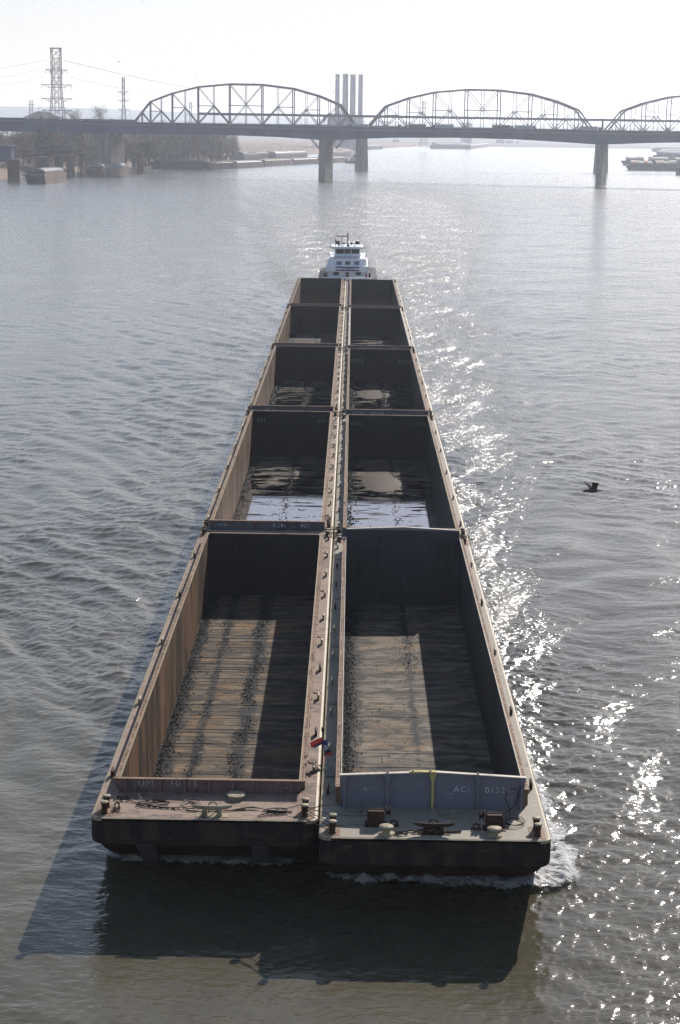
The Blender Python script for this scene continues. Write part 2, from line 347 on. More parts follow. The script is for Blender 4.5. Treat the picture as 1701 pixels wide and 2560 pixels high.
def barge(x0, y0, label, p):
    """x0 = centre line, y0 = bow end; all parts in the frame of the barge, deck at z 0"""
    t = thing('hopper_barge', label, 'barge', (x0, y0, DK), 0, 'open hopper barges of the tow')
    L = BL; hw = BW/2; yf, ya, hc = p['yf'], L-p['ya'], p['hc']; hi, ho = hw-.97, hw-.70
    hm, outline = hull_mesh(L, p.get('rf', False), p.get('ra', False))
    hull = hm.build('hull', M['hull'], t, False)
    # deck as a frame round the hold
    loop = [(w_-.0, y) for y, w_ in outline]
    ring = [(w_, y) for w_, y in loop]
    full = [(w_, y) for w_, y in ring]+[(-w_, y) for w_, y in ring[::-1]]
    def inset(w_, y, d): return (max(0, abs(w_)-d)*(1 if w_ > 0 else -1), min(max(y, d), L-d))
    d = .13
    mb = MB(); n = len(full)
    vs = [(x, y, -.03) for x, y in full]+[(*inset(x, y, d), .022) for x, y in full]
    mb.add(vs+[(x*1.004, y, -.12) for x, y in full], [(i, (i+1) % n, n+(i+1) % n, n+i) for i in range(n)]+[(2*n+i, 2*n+(i+1) % n, (i+1) % n, i) for i in range(n)])
    gun = mb.build('gunwale', M['edge'], t, False)
    mb = MB(); g = .018
    right = [inset(w_, y, d) for w_, y in ring]
    mid = [q for q in right]
    # bow plate, side strips, stern plate as quads
    def strip(pts_out, pts_in): mb.add([(x, y, g) for x, y in pts_out]+[(x, y, g) for x, y in pts_in], [(i, i+1, len(pts_out)+i+1, len(pts_out)+i) for i in range(len(pts_out)-1)])
    fr = [q for q in right if q[1] < yf]; bk = [q for q in right if q[1] > ya]
    prev = None
    ys = [q for q in right if q[1] < yf]+[(right[len(right)//2][0], yf)]
    strip(ys, [(-a, b) for a, b in ys])
    ys = [(hw-d, ya)]+[q for q in right if q[1] > ya]
    strip(ys, [(-a, b) for a, b in ys])
    ns = 24
    for s in (-1, 1):
        yy = [yf+(ya-yf)*i/ns for i in range(ns+1)]
        strip([(s*(hw-d), y) for y in yy], [(s*hi, y) for y in yy])
    deck = mb.build('deck', p['deck'], t)
    # side coamings with a flat flange on top and small brackets
    for s in (-1, 1):
        mb = MB(); mb.box((min(s*hi, s*(hi+.06)), yf+.08, .02), (max(s*hi, s*(hi+.06)), ya-.08, hc-.05))
        xs = sorted((s*(hi-.01), s*(ho)))
        seg = 9
        for i in range(seg):
            a = yf+.09+(ya-yf-.18)*i/seg; b = yf+.09+(ya-yf-.18)*(i+1)/seg-.012
            j = random.uniform(-.012, .012)
            mb.box((xs[0]+j, a, hc-.05+j*.5), (xs[1]+j, b, hc+j*.5))
        for i in range(int((ya-yf)/1.5)):
            y = yf+.6+i*1.5
            mb.prism([(s*(hi+.062), y, .02), (s*(ho+.0), y, .02), (s*(ho-.02), y, hc-.055), (s*(hi+.062), y, hc-.055)], (0, .05, 0))
        nf0 = len(mb.f)
        if p.get('studs', True):                       # bolts and holes along the flange
            for i in range(int((ya-yf)/(.34 if y0 < 5 else .7))):
                y = yf+.3+i*(.34 if y0 < 5 else .7)
                if random.random() < .22: continue
                mb.box((s*(hi+.16)-.035, y, hc+.004), (s*(hi+.16)+.035, y+.07, hc+.02))
        c = mb.build('side_coaming', p['flange'], t); c.data.materials.append(M['dark'])
        for q_ in c.data.polygons:
            if q_.index >= nf0: q_.material_index = 1
        mb = MB(); mb.box((min(s*(hi-.015), s*(hi+.02)), yf+.09, hc+.01), (max(s*(hi-.015), s*(hi+.02)), ya-.09, hc+.07)); mb.build('lip', p.get('lip', M['edge']), c)
    # hold lining
    mb = MB(); i_ = hi-.012; sl_ = 5.0 if p.get('rf') else .09
    for s in (-1, 1):
        mb.add([(s*i_, yf+sl_, FLOOR), (s*i_, ya-.08, FLOOR), (s*i_, ya-.08, hc-.06), (s*i_, yf+.08, hc-.06), (s*i_, yf+.08, -.3)], [(0, 1, 2, 3, 4)])
    mb.build('side_lining', p['wall'], t)
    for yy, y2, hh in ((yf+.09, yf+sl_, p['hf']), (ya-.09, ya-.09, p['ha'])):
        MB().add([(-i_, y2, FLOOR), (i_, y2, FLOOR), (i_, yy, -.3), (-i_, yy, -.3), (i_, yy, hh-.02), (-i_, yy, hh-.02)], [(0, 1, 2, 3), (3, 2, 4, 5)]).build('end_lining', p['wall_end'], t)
    if p.get('lining_seam', True):
        MB().box((-i_, ya-.125, -.02), (i_, ya-.095, .03)).build('weld_seam', p['wall_end'], t)
    # floor with low transverse ridges
    mb = MB(); n = 0; step = p.get('ridge', .9); y = yf+sl_; prof = []
    while y < ya-.09:
        if random.random() < .85: hh = random.uniform(.008, .028); prof += [(y, 0), (y+step-.16, 0), (y+step-.13, hh), (y+step-.06, hh)]
        y += step*random.uniform(.75, 1.5)
    prof = [q for q in prof if q[0] < ya-.1]+[(ya-.09, 0)]
    vs = []
    for y, z in prof: vs += [(-i_, y, FLOOR+z), (i_, y, FLOOR+z)]
    mb.add(vs, [(2*i, 2*i+1, 2*i+3, 2*i+2) for i in range(len(prof)-1)])
    mb.build('hold_floor', p['floor'], t)
    ef = end_coaming(t, yf, -ho if not p.get('fx') else -p['fx'], ho if not p.get('fx') else p['fx'], p['hf'], p['cf'], -1, p['ribs'], p.get('flare', .0), p.get('arch', 0), ribmat=p.get('ribmat'), edge=p.get('rail'))
    ea = end_coaming(t, ya, -ho if not p.get('fx') else -p['fx'], ho if not p.get('fx') else p['fx'], p['ha'], p['ca'], 1, [-3, 0, 3], 0, p.get('archa', 0), edge=p.get('raila', p.get('rail')))
    return t, ef, ea
def pr(**k):
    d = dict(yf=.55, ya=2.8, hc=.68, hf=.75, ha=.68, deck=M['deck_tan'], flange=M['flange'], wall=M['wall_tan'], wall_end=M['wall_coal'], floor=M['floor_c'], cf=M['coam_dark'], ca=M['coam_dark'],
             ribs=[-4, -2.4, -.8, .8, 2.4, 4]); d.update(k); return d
XL, XR, YL, YR = -BW/2-.07, BW/2+.03, 1.886, 0.0
BG = {}
BG['L1'] = barge(XL, YL, 'rusty lead barge with mauve bow coaming marked UM 3013', pr(yf=3.45, ya=3.4, hc=.62, hf=.66, ha=.62, rf=True, deck=M['deck_mauve'], wall=M['wall_rust'], floor=M['floor_a'], ridge=.62,
    cf=M['coam_mauve'], ca=M['coam_dark'], flare=.42, fx=4.25, ribs=[-4.09, -3.59, -2.4, -1.21, -.02, 1.13, 2.34, 3.52, 4.0]))
BG['R1'] = barge(XR, YR, 'grey lead barge with tall blue-grey bow coaming marked ACL 01524', pr(yf=3.78, ya=3.7, hc=1.0, hf=1.62, ha=1.62, rf=True, deck=M['deck_grey'], wall=M['wall_grey'], wall_end=M['wall_grey'], floor=M['floor_b'], ridge=1.6,
    cf=M['coam_grey'], ca=M['coam_grey'], arch=.22, archa=.2, flare=.10, fx=4.32, rail=M['flange_pale'], lip=M['flange_pale'], ribs=[-4.2, -2.15, 0, 2.15, 4.25], ribmat={2: M['yellow']}))
names = ['second', 'third', 'fourth', 'aftermost']
labL = ['tan-decked left barge behind the rusty lead barge, a long pale puddle in its hold', 'third left barge from the bow, broken puddles on its lit floor', 'fourth left barge from the bow, a small lit patch on its floor', 'aftermost left barge just ahead of the white towboat']
labR = ['right barge behind the blue-grey lead barge, pale puddle and brown mud in its hold', 'third right barge from the bow, front coaming marked ACBL 5033', 'fourth right barge from the bow with a wide pale coaming flange', 'aftermost right barge just ahead of the white towboat']
for k in range(4):
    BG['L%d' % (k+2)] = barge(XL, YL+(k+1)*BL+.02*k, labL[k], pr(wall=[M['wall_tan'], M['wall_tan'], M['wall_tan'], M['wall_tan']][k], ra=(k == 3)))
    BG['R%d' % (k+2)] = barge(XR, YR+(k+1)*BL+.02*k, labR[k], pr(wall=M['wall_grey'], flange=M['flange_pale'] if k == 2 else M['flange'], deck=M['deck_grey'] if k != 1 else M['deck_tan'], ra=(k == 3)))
# lettering on the coamings
def cl(key): return BG[key][1]
def letter(key, s, size, x, z, mat, aft=False, sx=1.0, yoff=.02):
    t, ef, ea = BG[key]
    if not aft:
        y = {'L1': 3.45, 'R1': 3.78}.get(key, .55)-yoff
        text('lettering', s, size, (x, y, z), mat, ef, sx=sx)
    else:
        y = BL-{'L1': 3.4, 'R1': 3.7}.get(key, 2.8)-.10-yoff
        text('lettering', s, size, (x, y, z), mat, t, sx=sx)
letter('R1', 'BOW', .26, -3.28, .84, M['letter_dim'], sx=1.0)
letter('R1', 'ACL', .42, 1.0, .86, M['letter'], sx=1.0)
letter('R1', '01524', .42, 2.50, .84, M['letter'], sx=1.0)
MB().box((.62, 3.755, .78), (1.02, 3.775, .81)).build('painted_dash', M['letter'], BG['R1'][1])
letter('L1', 'UM', .44, -3.50, .30, M['letter_dim'], sx=1.1)
letter('L1', '30', .44, -1.98, .30, M['letter_dim'], sx=1.15); letter('L1', '13', .44, -1.10, .30, M['letter_dim'], sx=1.0)
letter('L2', 'ACBL', .42, .45, .28, M['letter'], sx=1.0); letter('L2', '431', .42, 2.7, .28, M['letter'], sx=1.1); letter('L2', 'BOW', .34, -4.06, .3, M['letter_dim'], sx=1.0)
letter('R3', 'ACBL', .5, -4.1, .12, M['letter_dim'], sx=1.2); letter('R3', '5033', .55, -1.9, .12, M['letter'], sx=1.2)
letter('R2', '5016', .5, -4.1, -.42, M['letter_faint'], True); letter('R2', '5016', .5, 3.0, -.42, M['letter_faint'], True)
letter('L2', '431', .6, -3.9, -.55, M['letter_faint'], True); letter('L2', '431', .6, 2.9, -.55, M['letter_faint'], True)
letter('R3', '5033', .8, -4.2, -1.3, M['letter_faint'], True); letter('R3', '5033', .8, 2.6, -1.3, M['letter_faint'], True)
letter('L3', 'ACBL', .45, -3.2, .15, M['letter_dim']); letter('R4', 'ACBL', .45, 1.6, .15, M['letter_dim']); letter('R5', 'ACBL', .5, -3.6, .12, M['letter_dim'], sx=1.3); letter('R5', '5042', .5, -1.2, .12, M['letter_dim'], sx=1.3)
# ladder rungs on the right end of the mauve coaming, yellow scuff
MB().box((3.28, 3.40, .30), (3.9, 3.43, .33)).box((3.28, 3.40, .58), (3.9, 3.43, .61)).build('ladder_rung', M['edge'], BG['L1'][1])
# horizontal seam of the tall coaming
MB().box((-4.2, 3.755, .80), (4.25, 3.778, .83)).build('weld_seam', M['coam_grey'], BG['R1'][1])
for x in (-.95, -.12, -2.15, 2.15):
    MB().lathe((x, 3.74, 1.62+.22*(1-abs(x)/4.32)+.05), [(.05, 0), (.05, .09), (.02, .12)], 8).build('lug', M['flange_pale'], BG['R1'][1])
MB().box((-1.1, 3.63, 1.865), (0.15, 3.86, 1.895)).build('yellow_mark', M['yellow'], BG['R1'][1])
# deck fittings
for key, (x0) in (('L1', XL), ('R1', XR)):
    t = BG[key][0]; s = 1 if key == 'L1' else 1
    bollard(t, -4.72, .95, M['cream'] if key == 'L1' else M['rusty'] if False else M['cream']); bollard(t, 4.72, .95, M['cream'])
for key in BG:
    t = BG[key][0]; L1 = key[1] == '1'
    y = (5.5 if L1 else 4.0); k = 0
    while y < BL-2:
        for s in (-1, 1):
            inner = (key[0] == 'L' and s == 1) or (key[0] == 'R' and s == -1)
            if not inner and k % 2: continue
            kevel(t, s*(BW/2-.33), y+random.uniform(-.4, .4)+(.8 if s > 0 else 0), M['cream'] if random.random() < .65 else M['rusty'], .7)
            if inner and k % 2 == 0: hatch(t, s*(BW/2-.42), y+2.3, .24, p_ := (M['deck_tan'] if key[0] == 'L' else M['deck_grey']))
        y += 5.6; k += 1
    for s in (-1, 1):                                 # bollards near the ends
        bollard(t, s*(BW/2-.42), BL-1.1, M['cream'] if s*(1 if key[0] == 'L' else -1) > 0 else M['rusty'], .5, .15)
        if not L1: bollard(t, s*(BW/2-.36), 1.5, M['rusty'], .5, .14)
# bow fittings: big cleat, hatches, button posts
tL, tR = BG['L1'][0], BG['R1'][0]
def big_cleat(t, x, y, mat):
    mb = MB(); n = 10
    prof = [(-.95, .50, .05), (-.72, .44, .08), (-.4, .40, .11), (0, .39, .12), (.4, .40, .11), (.72, .44, .08), (.95, .50, .05)]; vs = []
    for a, z, r in prof: vs += [(x+a, y+r*math.cos(2*math.pi*j/n), z+r*math.sin(2*math.pi*j/n)) for j in range(n)]
    mb.add(vs, [(i*n+j, i*n+(j+1) % n, (i+1)*n+(j+1) % n, (i+1)*n+j) for i in range(6) for j in range(n)]+[tuple(range(n)), tuple(range(6*n, 7*n))[::-1]])
    for s in (-1, 1): mb.prism([(x+s*.35-.14, y-.12, .03), (x+s*.35+.14, y-.12, .03), (x+s*.35+.09, y-.12, .36), (x+s*.35-.09, y-.12, .36)], (0, .24, 0))
    o = mb.build('mooring_cleat', mat, t, False)
    MB().box((x-.75, y-.24, .02), (x+.75, y+.26, .045)).build('base_plate', mat, o)
    mb = MB(); mb.tube([(x-.18, y+.42, .03), (x-.18, y+.42, .42), (x-.10, y+.42, .52), (x+.10, y+.42, .52), (x+.18, y+.42, .42), (x+.18, y+.42, .03)], .045, 8); mb.build('bail', mat, o)
    return o
big_cleat(tL, .35, .55, M['cream']); big_cleat(tR, -.05, .75, M['rusty'])
MB().lathe((1.35, 2.75, .0), [(.42, 0), (.42, .16), (.47, .17), (.47, .24), (.30, .26)], 8).build('hatch_cover', M['cream'], tL)
MB().lathe((.85, 2.95, .0), [(.52, 0), (.52, .10), (.46, .12), (.42, .10), (.1, .11)], 24).build('hatch_cover', M['olive'], tR)
def button(t, x, y):
    MB().lathe((x, y, 0), [(.36, .02), (.36, .05), (.20, .07), (.19, .32), (.34, .36), (.34, .41), (.12, .45)], 20).build('button_post', M['cream'], t, True)
button(tR, -2.25, .55); button(tR, 2.72, .52)
MB().box((-4.45, .75, .02), (-4.05, 1.35, .05)).tube([(-4.28, .95, .05), (-4.28, .95, .34), (-4.18, 1.1, .38), (-4.12, 1.2, .34), (-4.12, 1.2, .05)], .045, 6).build('ring_plate', M['rusty'], tL)
def winch(t, x, y, s):
    b = MB()
    for k in (-1, 1):
        poly = [(x-.40, y+k*.20, .03), (x+.40, y+k*.20, .03), (x+.40, y+k*.20, .62), (x+.30, y+k*.20, .74), (x-.30, y+k*.20, .74), (x-.40, y+k*.20, .62)]
        b.prism(poly, (0, .05*(-k), 0))
    b.box((x-.52, y-.34, .02), (x+.52, y+.34, .05)); b.box((x-.34, y-.12, .06), (x+.34, y+.12, .70))
    o = b.build('winch', M['rusty'], t)
    c = Vector((x+s*.46, y+.22, .55)); mb = MB(); n = 16
    for r, a in ((.26, 0), (.26, .04), (.10, .05), (.10, .16), (.24, .17), (.24, .20)): pass
    vs = []; P = [(.02, 0), (.27, .0), (.27, .04), (.11, .05), (.11, .17), (.25, .18), (.25, .22), (.02, .22)]
    for r, a in P: vs += [c+Vector((s*a, r*math.cos(2*math.pi*j/n), r*math.sin(2*math.pi*j/n))) for j in range(n)]
    mb.add(vs, [(i*n+j, i*n+(j+1) % n, (i+1)*n+(j+1) % n, (i+1)*n+j) for i in range(len(P)-1) for j in range(n)]); mb.build('drum', M['rusty'], o)
    mb = MB(); mb.box((x+s*.6, y-.26, .02), (x+s*1.08, y+.0, .05)).tube([(x+s*.7, y-.12, .05), (x+s*.7, y-.12, .22), (x+s*.84, y-.12, .28), (x+s*.98, y-.12, .2), (x+s*.98, y-.12, .05)], .05, 6); mb.build('shackle', M['rusty'], o)
    return o
winch(tR, -2.72, 1.68, 1); winch(tR, 2.78, 1.42, -1)
# push knees seen dark on the left bow
for x in (-2.9, 2.55):
    MB().prism([(x-.38, .9, -1.35), (x+.38, .9, -1.35), (x+.38, 5.2, -4.3), (x-.38, 5.2, -4.3)], (0, -.28, -.25)).build('tow_knee', M['coam_dark'], tL)
MB().box((-5.05, -.03, -1.16), (5.0, -.004, -1.06)).build('rub_strake', M['hull_rust'], tL); MB().box((-4.9, -.03, -.62), (4.9, -.004, -.56)).build('rub_strake', M['hull_rust'], tR)
# ------------------------------------------------------------------ ropes, chain and wires (resting on the decks)
def squiggle(cx, cy, rx, ry, turns, z, ph=0, jit=.12, n=26):
    pts = []
    for i in range(int(n*turns)+1):
        a = 2*math.pi*i/n+ph; k = 1+jit*math.sin(a*.37+ph*3)+.06*math.sin(a*2.3)
        pts.append((cx+rx*k*math.cos(a)+.05*math.sin(a*.5), cy+ry*k*math.sin(a), z+.02*math.sin(a*1.3+ph)+.002*i))
    return pts
def wpts(pts, x0, y0): return [(x+x0, y+y0, z+DK) for x, y, z in pts]
zz = .05
r_ = MB()
r_.tube(wpts(squiggle(-2.55, 1.75, .75, .36, 2.6, zz, .4), XL, YL), .017, 5); r_.tube(wpts(squiggle(-1.7, 1.75, 1.0, .45, 1.2, zz, 2), XL, YL), .017, 5)
tag(r_.build('wire_rope', M['wire']), 'black wire rope in flat overlapping loops on the left bow deck', 'rope', 'ropes on the lead barges')
r_ = MB()
r_.tube(wpts(squiggle(-.75, 1.6, .42, .5, 2.3, zz, 1), XL, YL), .018, 5); r_.tube(wpts([(-.9, 1.1, .05), (-.4, .92, .06), (.1, .85, .08), (.6, .9, .08), (1.2, 1.1, .07), (1.9, 1.25, .06)], XL, YL), .025, 5)
tag(r_.build('wire_rope', M['wire']), 'black wire rope coiled beside the cream cleat on the left bow', 'rope', 'ropes on the lead barges')
r_ = MB()
for k in range(4): r_.tube(wpts([(1.2+.06*k, 1.12+.03*k, .07), (2.2, 1.35+.04*k, .12), (3.3, 1.15-.06*k, .07), (4.1, 1.0+.04*k, .06)], XL, YL), .016, 5)
r_.tube(wpts(squiggle(3.35, .95, .55, .16, 3.2, zz, 1), XL, YL), .016, 5); r_.tube(wpts([(3.9, 1.0, .07), (3.2, .6, .06), (2.6, .35, .06), (2.5, .5, .06), (3.0, .8, .07)], XL, YL), .018, 5)
tag(r_.build('wire_rope', M['wire']), 'tangle of black wire rope near the seam bollard on the left bow', 'rope', 'ropes on the lead barges')
ch = MB()
for k in range(13):
    a = (-3.2+.15*k, 1.62-.035*k, .05)
    p = [(a[0]+.09*math.cos(q), a[1]+(.05*math.sin(q) if k % 2 else 0), a[2]+(0 if k % 2 else .05*math.sin(q))) for q in [2*math.pi*j/10 for j in range(11)]]
    ch.tube(wpts(p, XL, YL), .018, 5, cap=False)
tag(ch.build('chain', M['wire']), 'short dark chain with open links lying on the left bow deck', 'chain')
r_ = MB(); r_.tube(wpts([(-5.0+.8, 2.3, .05), (-4.0, 2.2, .12), (-3.4, 1.9, .06), (-3.1, 1.68, .05)], XL, YL), .025, 5); r_.tube(wpts(squiggle(-4.1, 2.35, .35, .22, 2.2, zz, .2), XL, YL), .02, 5)
r_.tube(wpts([(-3.9, 2.3, .05), (-3.8, 2.75, .25), (-3.55, 2.85, .3), (-3.2, 2.3, .08), (-2.4, 2.0, .05)], XL, YL), .015, 5)
tag(r_.build('wire_rope', M['wire']), 'black wire trailing from the left end of the mauve coaming', 'rope', 'ropes on the lead barges')
r_ = MB()
r_.tube(wpts(squiggle(-1.55, .58, .28, .14, 1.8, zz, .2), XR, YR), .028, 6); r_.tube(wpts([(-1.8, .5, .06), (-1.2, .85, .08), (-.6, .95, .1), (0, .9, .3), (.5, .85, .1), (1.0, .95, .08), (1.25, 1.0, .07), (1.2, .85, .07), (.5, .8, .08)], XR, YR), .035, 6)
r_.tube(wpts(squiggle(-.05, .8, .26, .2, 5.2, .12, .5), XR, YR), .03, 6); r_.tube(wpts(squiggle(-.75, .8, .22, .12, 1.4, zz, 2), XR, YR), .03, 6)
tag(r_.build('mooring_rope', M['wire']), 'dark rope wound round the cleat at the front of the right bow', 'rope', 'ropes on the lead barges')
r_ = MB()
r_.tube(wpts([(3.25, 1.5, .1), (3.4, 2.1, .06), (3.6, 2.5, .1), (3.62, 2.95, .35), (3.42, 3.2, .8), (3.6, 3.45, 1.15), (3.9, 3.5, 1.2), (4.1, 3.42, .9), (4.0, 3.3, .5), (3.7, 3.1, .3), (3.3, 2.9, .1)], XR, YR), .022, 6)
r_.tube(wpts(squiggle(3.75, 2.1, .48, .55, 2.7, zz, .9), XR, YR), .016, 5); r_.tube(wpts([(3.9, 3.3, .5), (4.2, 3.5, 1.3)], XR, YR), .03, 6)
tag(r_.build('wire_rope', M['wire']), 'looped black hose and wire against the right end of the blue-grey coaming', 'rope', 'ropes on the lead barges')
r_ = MB()
S = lambda x, y, z: (x, y, z+DK)
for a, b in (((-.9, 3.0, .42), (.45, 1.9, .4)), ((-.9, 2.7, .5), (.55, .8, .4)), ((-.85, 2.3, .42), (.6, .6, .3)), ((-2.1, 2.95, .15), (-.95, 2.9, .42)), ((-.9, 2.8, .3), (.5, 3.2, .35)), ((-.8, 2.4, .3), (.2, 3.9, .1)), ((-.9, 2.2, .2), (.45, -.1+.6, .2))):
    mid = [(a[i]+b[i])/2 for i in range(3)]; mid[2] -= .05; r_.tube([S(*a), S(*mid), S(*b)], .018, 5)
tag(r_.build('lashing_wire', M['wire']), 'crossed black lashing wires joining the two lead barges at the bow bollards', 'rope', 'ropes on the lead barges')
r_ = MB(); r_.tube([S(.55, 2.2, .3), S(1.5, 1.95, .30), S(2.5, 1.7, .45)], .016, 5); r_.tube([S(.5, 1.2, .05), S(1.6, 1.55, .04), S(2.3, 1.5, .04)], .008, 4)
tag(r_.build('winch_wire', M['wire']), 'thin black wire running from the seam to the left rusty winch', 'rope', 'ropes on the lead barges')
r_ = MB(); r_.tube([S(.15, 8.6, .1), S(1.0, 7.4, .95), S(2.2, 5.6, 1.35), S(3.2, 3.85, 1.78)], .012, 5)
tag(r_.build('guy_wire', M['letter']), 'thin pale guy line from the flag to the blue-grey coaming', 'rope')
for k in range(4):                                     # rigging where four barges meet
    yy = (k+1)*BL
    for (xa, nm, u) in ((0, 'seam', 1), (-BW-.05, 'left', 0), (BW, 'right', 0)):
        r_ = MB()
        for j in range(5 if u else 3):
            a = (xa+random.uniform(-.75, -.2)*(1 if xa >= 0 else -1 if xa < 0 else 1), yy+random.uniform(-2.2, .2)+(YL if xa <= 0 else 0), .35); b = (xa+(random.uniform(.2, .7) if u else random.uniform(-.6, -.3)*(1 if xa > 0 else -1)), yy+random.uniform(.6, 2.8), .35)
            r_.tube([S(*a), S((a[0]+b[0])/2, (a[1]+b[1])/2, .25), S(*b)], .02, 5)
        tag(r_.build('lashing_wire', M['wire']), 'dark lashing wires over the %s joint behind the %s pair of barges' % ({'seam': 'middle', 'left': 'left', 'right': 'right'}[nm], ['first', 'second', 'third', 'fourth'][k]), 'rope', 'lashings at the barge joints')
# flag on its short staff at the seam
fx, fy = .02, 9.6
fl = thing('signal_flag', 'tattered red and navy flag on a short dark staff between the lead barges', 'flag', (fx, fy, DK)); fl.scale = (.78, .78, .82)
MB().tube([(0, .0, .0), (-.02, .02, 2.2)], .04, 8).box((-.1, -.1, 2.1), (.1, .1, 2.35)).build('staff', M['dark'], fl)
def cloth(pts, nx, ny, wav, name, mat, par, off=0.0):
    a, b, c, d = [Vector(p) for p in pts]; mb = MB(); vs = []
    for j in range(ny+1):
        for i in range(nx+1):
            u, v = i/nx, j/ny; p = a.lerp(b, u).lerp(d.lerp(c, u), v); p += Vector((0, -1, .2))*(wav*math.sin(u*5+v*7)*.5+off); vs.append(p)
    mb.add(vs, [(j*(nx+1)+i, j*(nx+1)+i+1, (j+1)*(nx+1)+i+1, (j+1)*(nx+1)+i) for j in range(ny) for i in range(nx)])
    o = mb.build(name, mat, par, True); so_ = o.modifiers.new('t', 'SOLIDIFY'); so_.thickness = .012
    return o
cloth([(-.02, -.02, 1.75), (-.85, -.1, 1.35), (-.72, -.1, 1.0), (0, -.03, 1.45)], 8, 4, .1, 'red_streamer', M['red'], fl)
cloth([(-.02, -.08, 1.45), (-.60, -.12, 1.12), (-.54, -.12, 1.0), (0, -.05, 1.3)], 8, 3, .1, 'blue_streamer', M['navy'], fl)
cloth([(0, -.03, 1.55), (.28, -.1, 1.55), (.50, -.14, .72), (.1, -.06, .62)], 8, 8, .1, 'flag_panel', M['navy'], fl)
cloth([(.06, -.07, 1.22), (.34, -.14, 1.24), (.42, -.16, .92), (.10, -.09, .86)], 4, 4, .1, 'flag_patch', M['letter'], fl, .02)
cloth([(.10, -.06, .66), (.50, -.14, .76), (.72, -.14, .60), (.06, -.06, .52)], 6, 3, .08, 'red_hem', M['red'], fl)
cloth([(-.05, -.05, .35), (.05, -.05, .35), (.03, -.05, -.02), (-.04, -.05, 0)], 2, 4, .03, 'red_tail', M['red'], fl)
# ------------------------------------------------------------------ coal left in the holds
def coal(name, x0, y0, fn, n, label, smin=.015, smax=.065):
    vs = []; fs = []; base = [(1, 0, 0), (-1, 0, 0), (0, 1, 0), (0, -1, 0), (0, 0, 1), (0, 0, -1)]; F8 = [(0, 2, 4), (2, 1, 4), (1, 3, 4), (3, 0, 4), (2, 0, 5), (1, 2, 5), (3, 1, 5), (0, 3, 5)]
    for i in range(n):
        x, y = fn()
        s = smin+(smax-smin)*random.random()**4; o = len(vs)
        for b in base: vs.append((x+b[0]*s*random.uniform(.6, 1.3), y+b[1]*s*random.uniform(.6, 1.3), FLOOR+DK+.01+s*.5+b[2]*s*random.uniform(.4, .9)))
        fs += [tuple(q+o for q in f) for f in F8]
    mb = MB(); mb.v = vs; mb.f = fs
    return tag(mb.build(name, M['coal']), label, 'coal', kind='stuff')
HW_ = BW/2-1.05
def spot(cx, w_): return cx+random.gauss(0, 1)*w_
def fnL1():
    while True:
        u = random.random(); y = 10.4+47*random.random()
        if u < .45: x = XL-HW_+abs(random.gauss(0, .38))
        elif u < .75:
            x = spot(XL+.35+.25*math.sin(y*.5), .24+.6*max(0, noise.noise((y*.35, 3, 1)))); 
            if noise.noise((y*.45, 7.7, 0)) < -.25: continue
        elif u < .88:
            x = spot(XL-2.2+.1*math.sin(y*.6), .18+.4*max(0, noise.noise((y*.4, 9, 4))))
            if noise.noise((y*.4, 1.7, 2)) < -.02: continue
        elif u < .97:
            x = XL+random.uniform(-HW_, HW_)
            if noise.noise((x*.45, y*.8, 2)) < .22: continue
        else: x = XL+random.uniform(-HW_, HW_)
        if abs(x-XL) < HW_: return x, y
def fnR1():
    while True:
        u = random.random(); y = 9+46.4*random.random()
        if u < .52: x = XR-HW_+abs(random.gauss(0, .33))*(1+.3*noise.noise((y*.4, 0, 0)))
        elif u < .75:
            x = spot(XR+.1, .45); k = noise.noise((y*.25, 2.2, 5))
            if not (38 < y < 52 or 9 < y < 14): continue
        elif u < .95:
            x = XR+random.uniform(-HW_, HW_)
            if noise.noise((x*.4, y*.55, 8)) < .25: continue
        else: x = XR+random.uniform(-HW_, HW_)
        if abs(x-XR) < HW_: return x, y
coal('coal_scatter', 0, 0, fnL1, 13000, 'coal lumps scattered in lines on the floor of the rusty lead barge')
coal('coal_scatter', 0, 0, fnR1, 11000, 'coal lumps heaped along the left wall of the grey lead barge')
def fn2(X, ys, seed, wall=.5):
    def f():
        while True:
            u = random.random(); y = ys+57*random.random()
            if u < wall: x = X-HW_+abs(random.gauss(0, .35))
            elif u < .72: x = spot(X+.4, .22)
            else:
                x = X+random.uniform(-HW_, HW_)
                if noise.noise((x*.3+seed, y*.3, seed)) < .12: continue
            if abs(x-X) < HW_: return x, y
    return f
coal('coal_scatter', 0, 0, fn2(XL, YL+BL+1, 3), 5500, 'coal lumps along the wall of the second left barge', .03, .11)
coal('coal_scatter', 0, 0, fn2(XR, YR+BL+1, 5), 5500, 'coal lumps along the wall of the second right barge', .03, .11)
coal('coal_scatter', 0, 0, fn2(XL, YL+2*BL+1, 8, .3), 3000, 'coal lumps on the floor of the third left barge', .08, .2)
coal('coal_scatter', 0, 0, fn2(XR, YR+2*BL+1, 9, .3), 3500, 'coal lumps on the floor of the third right barge', .08, .2)
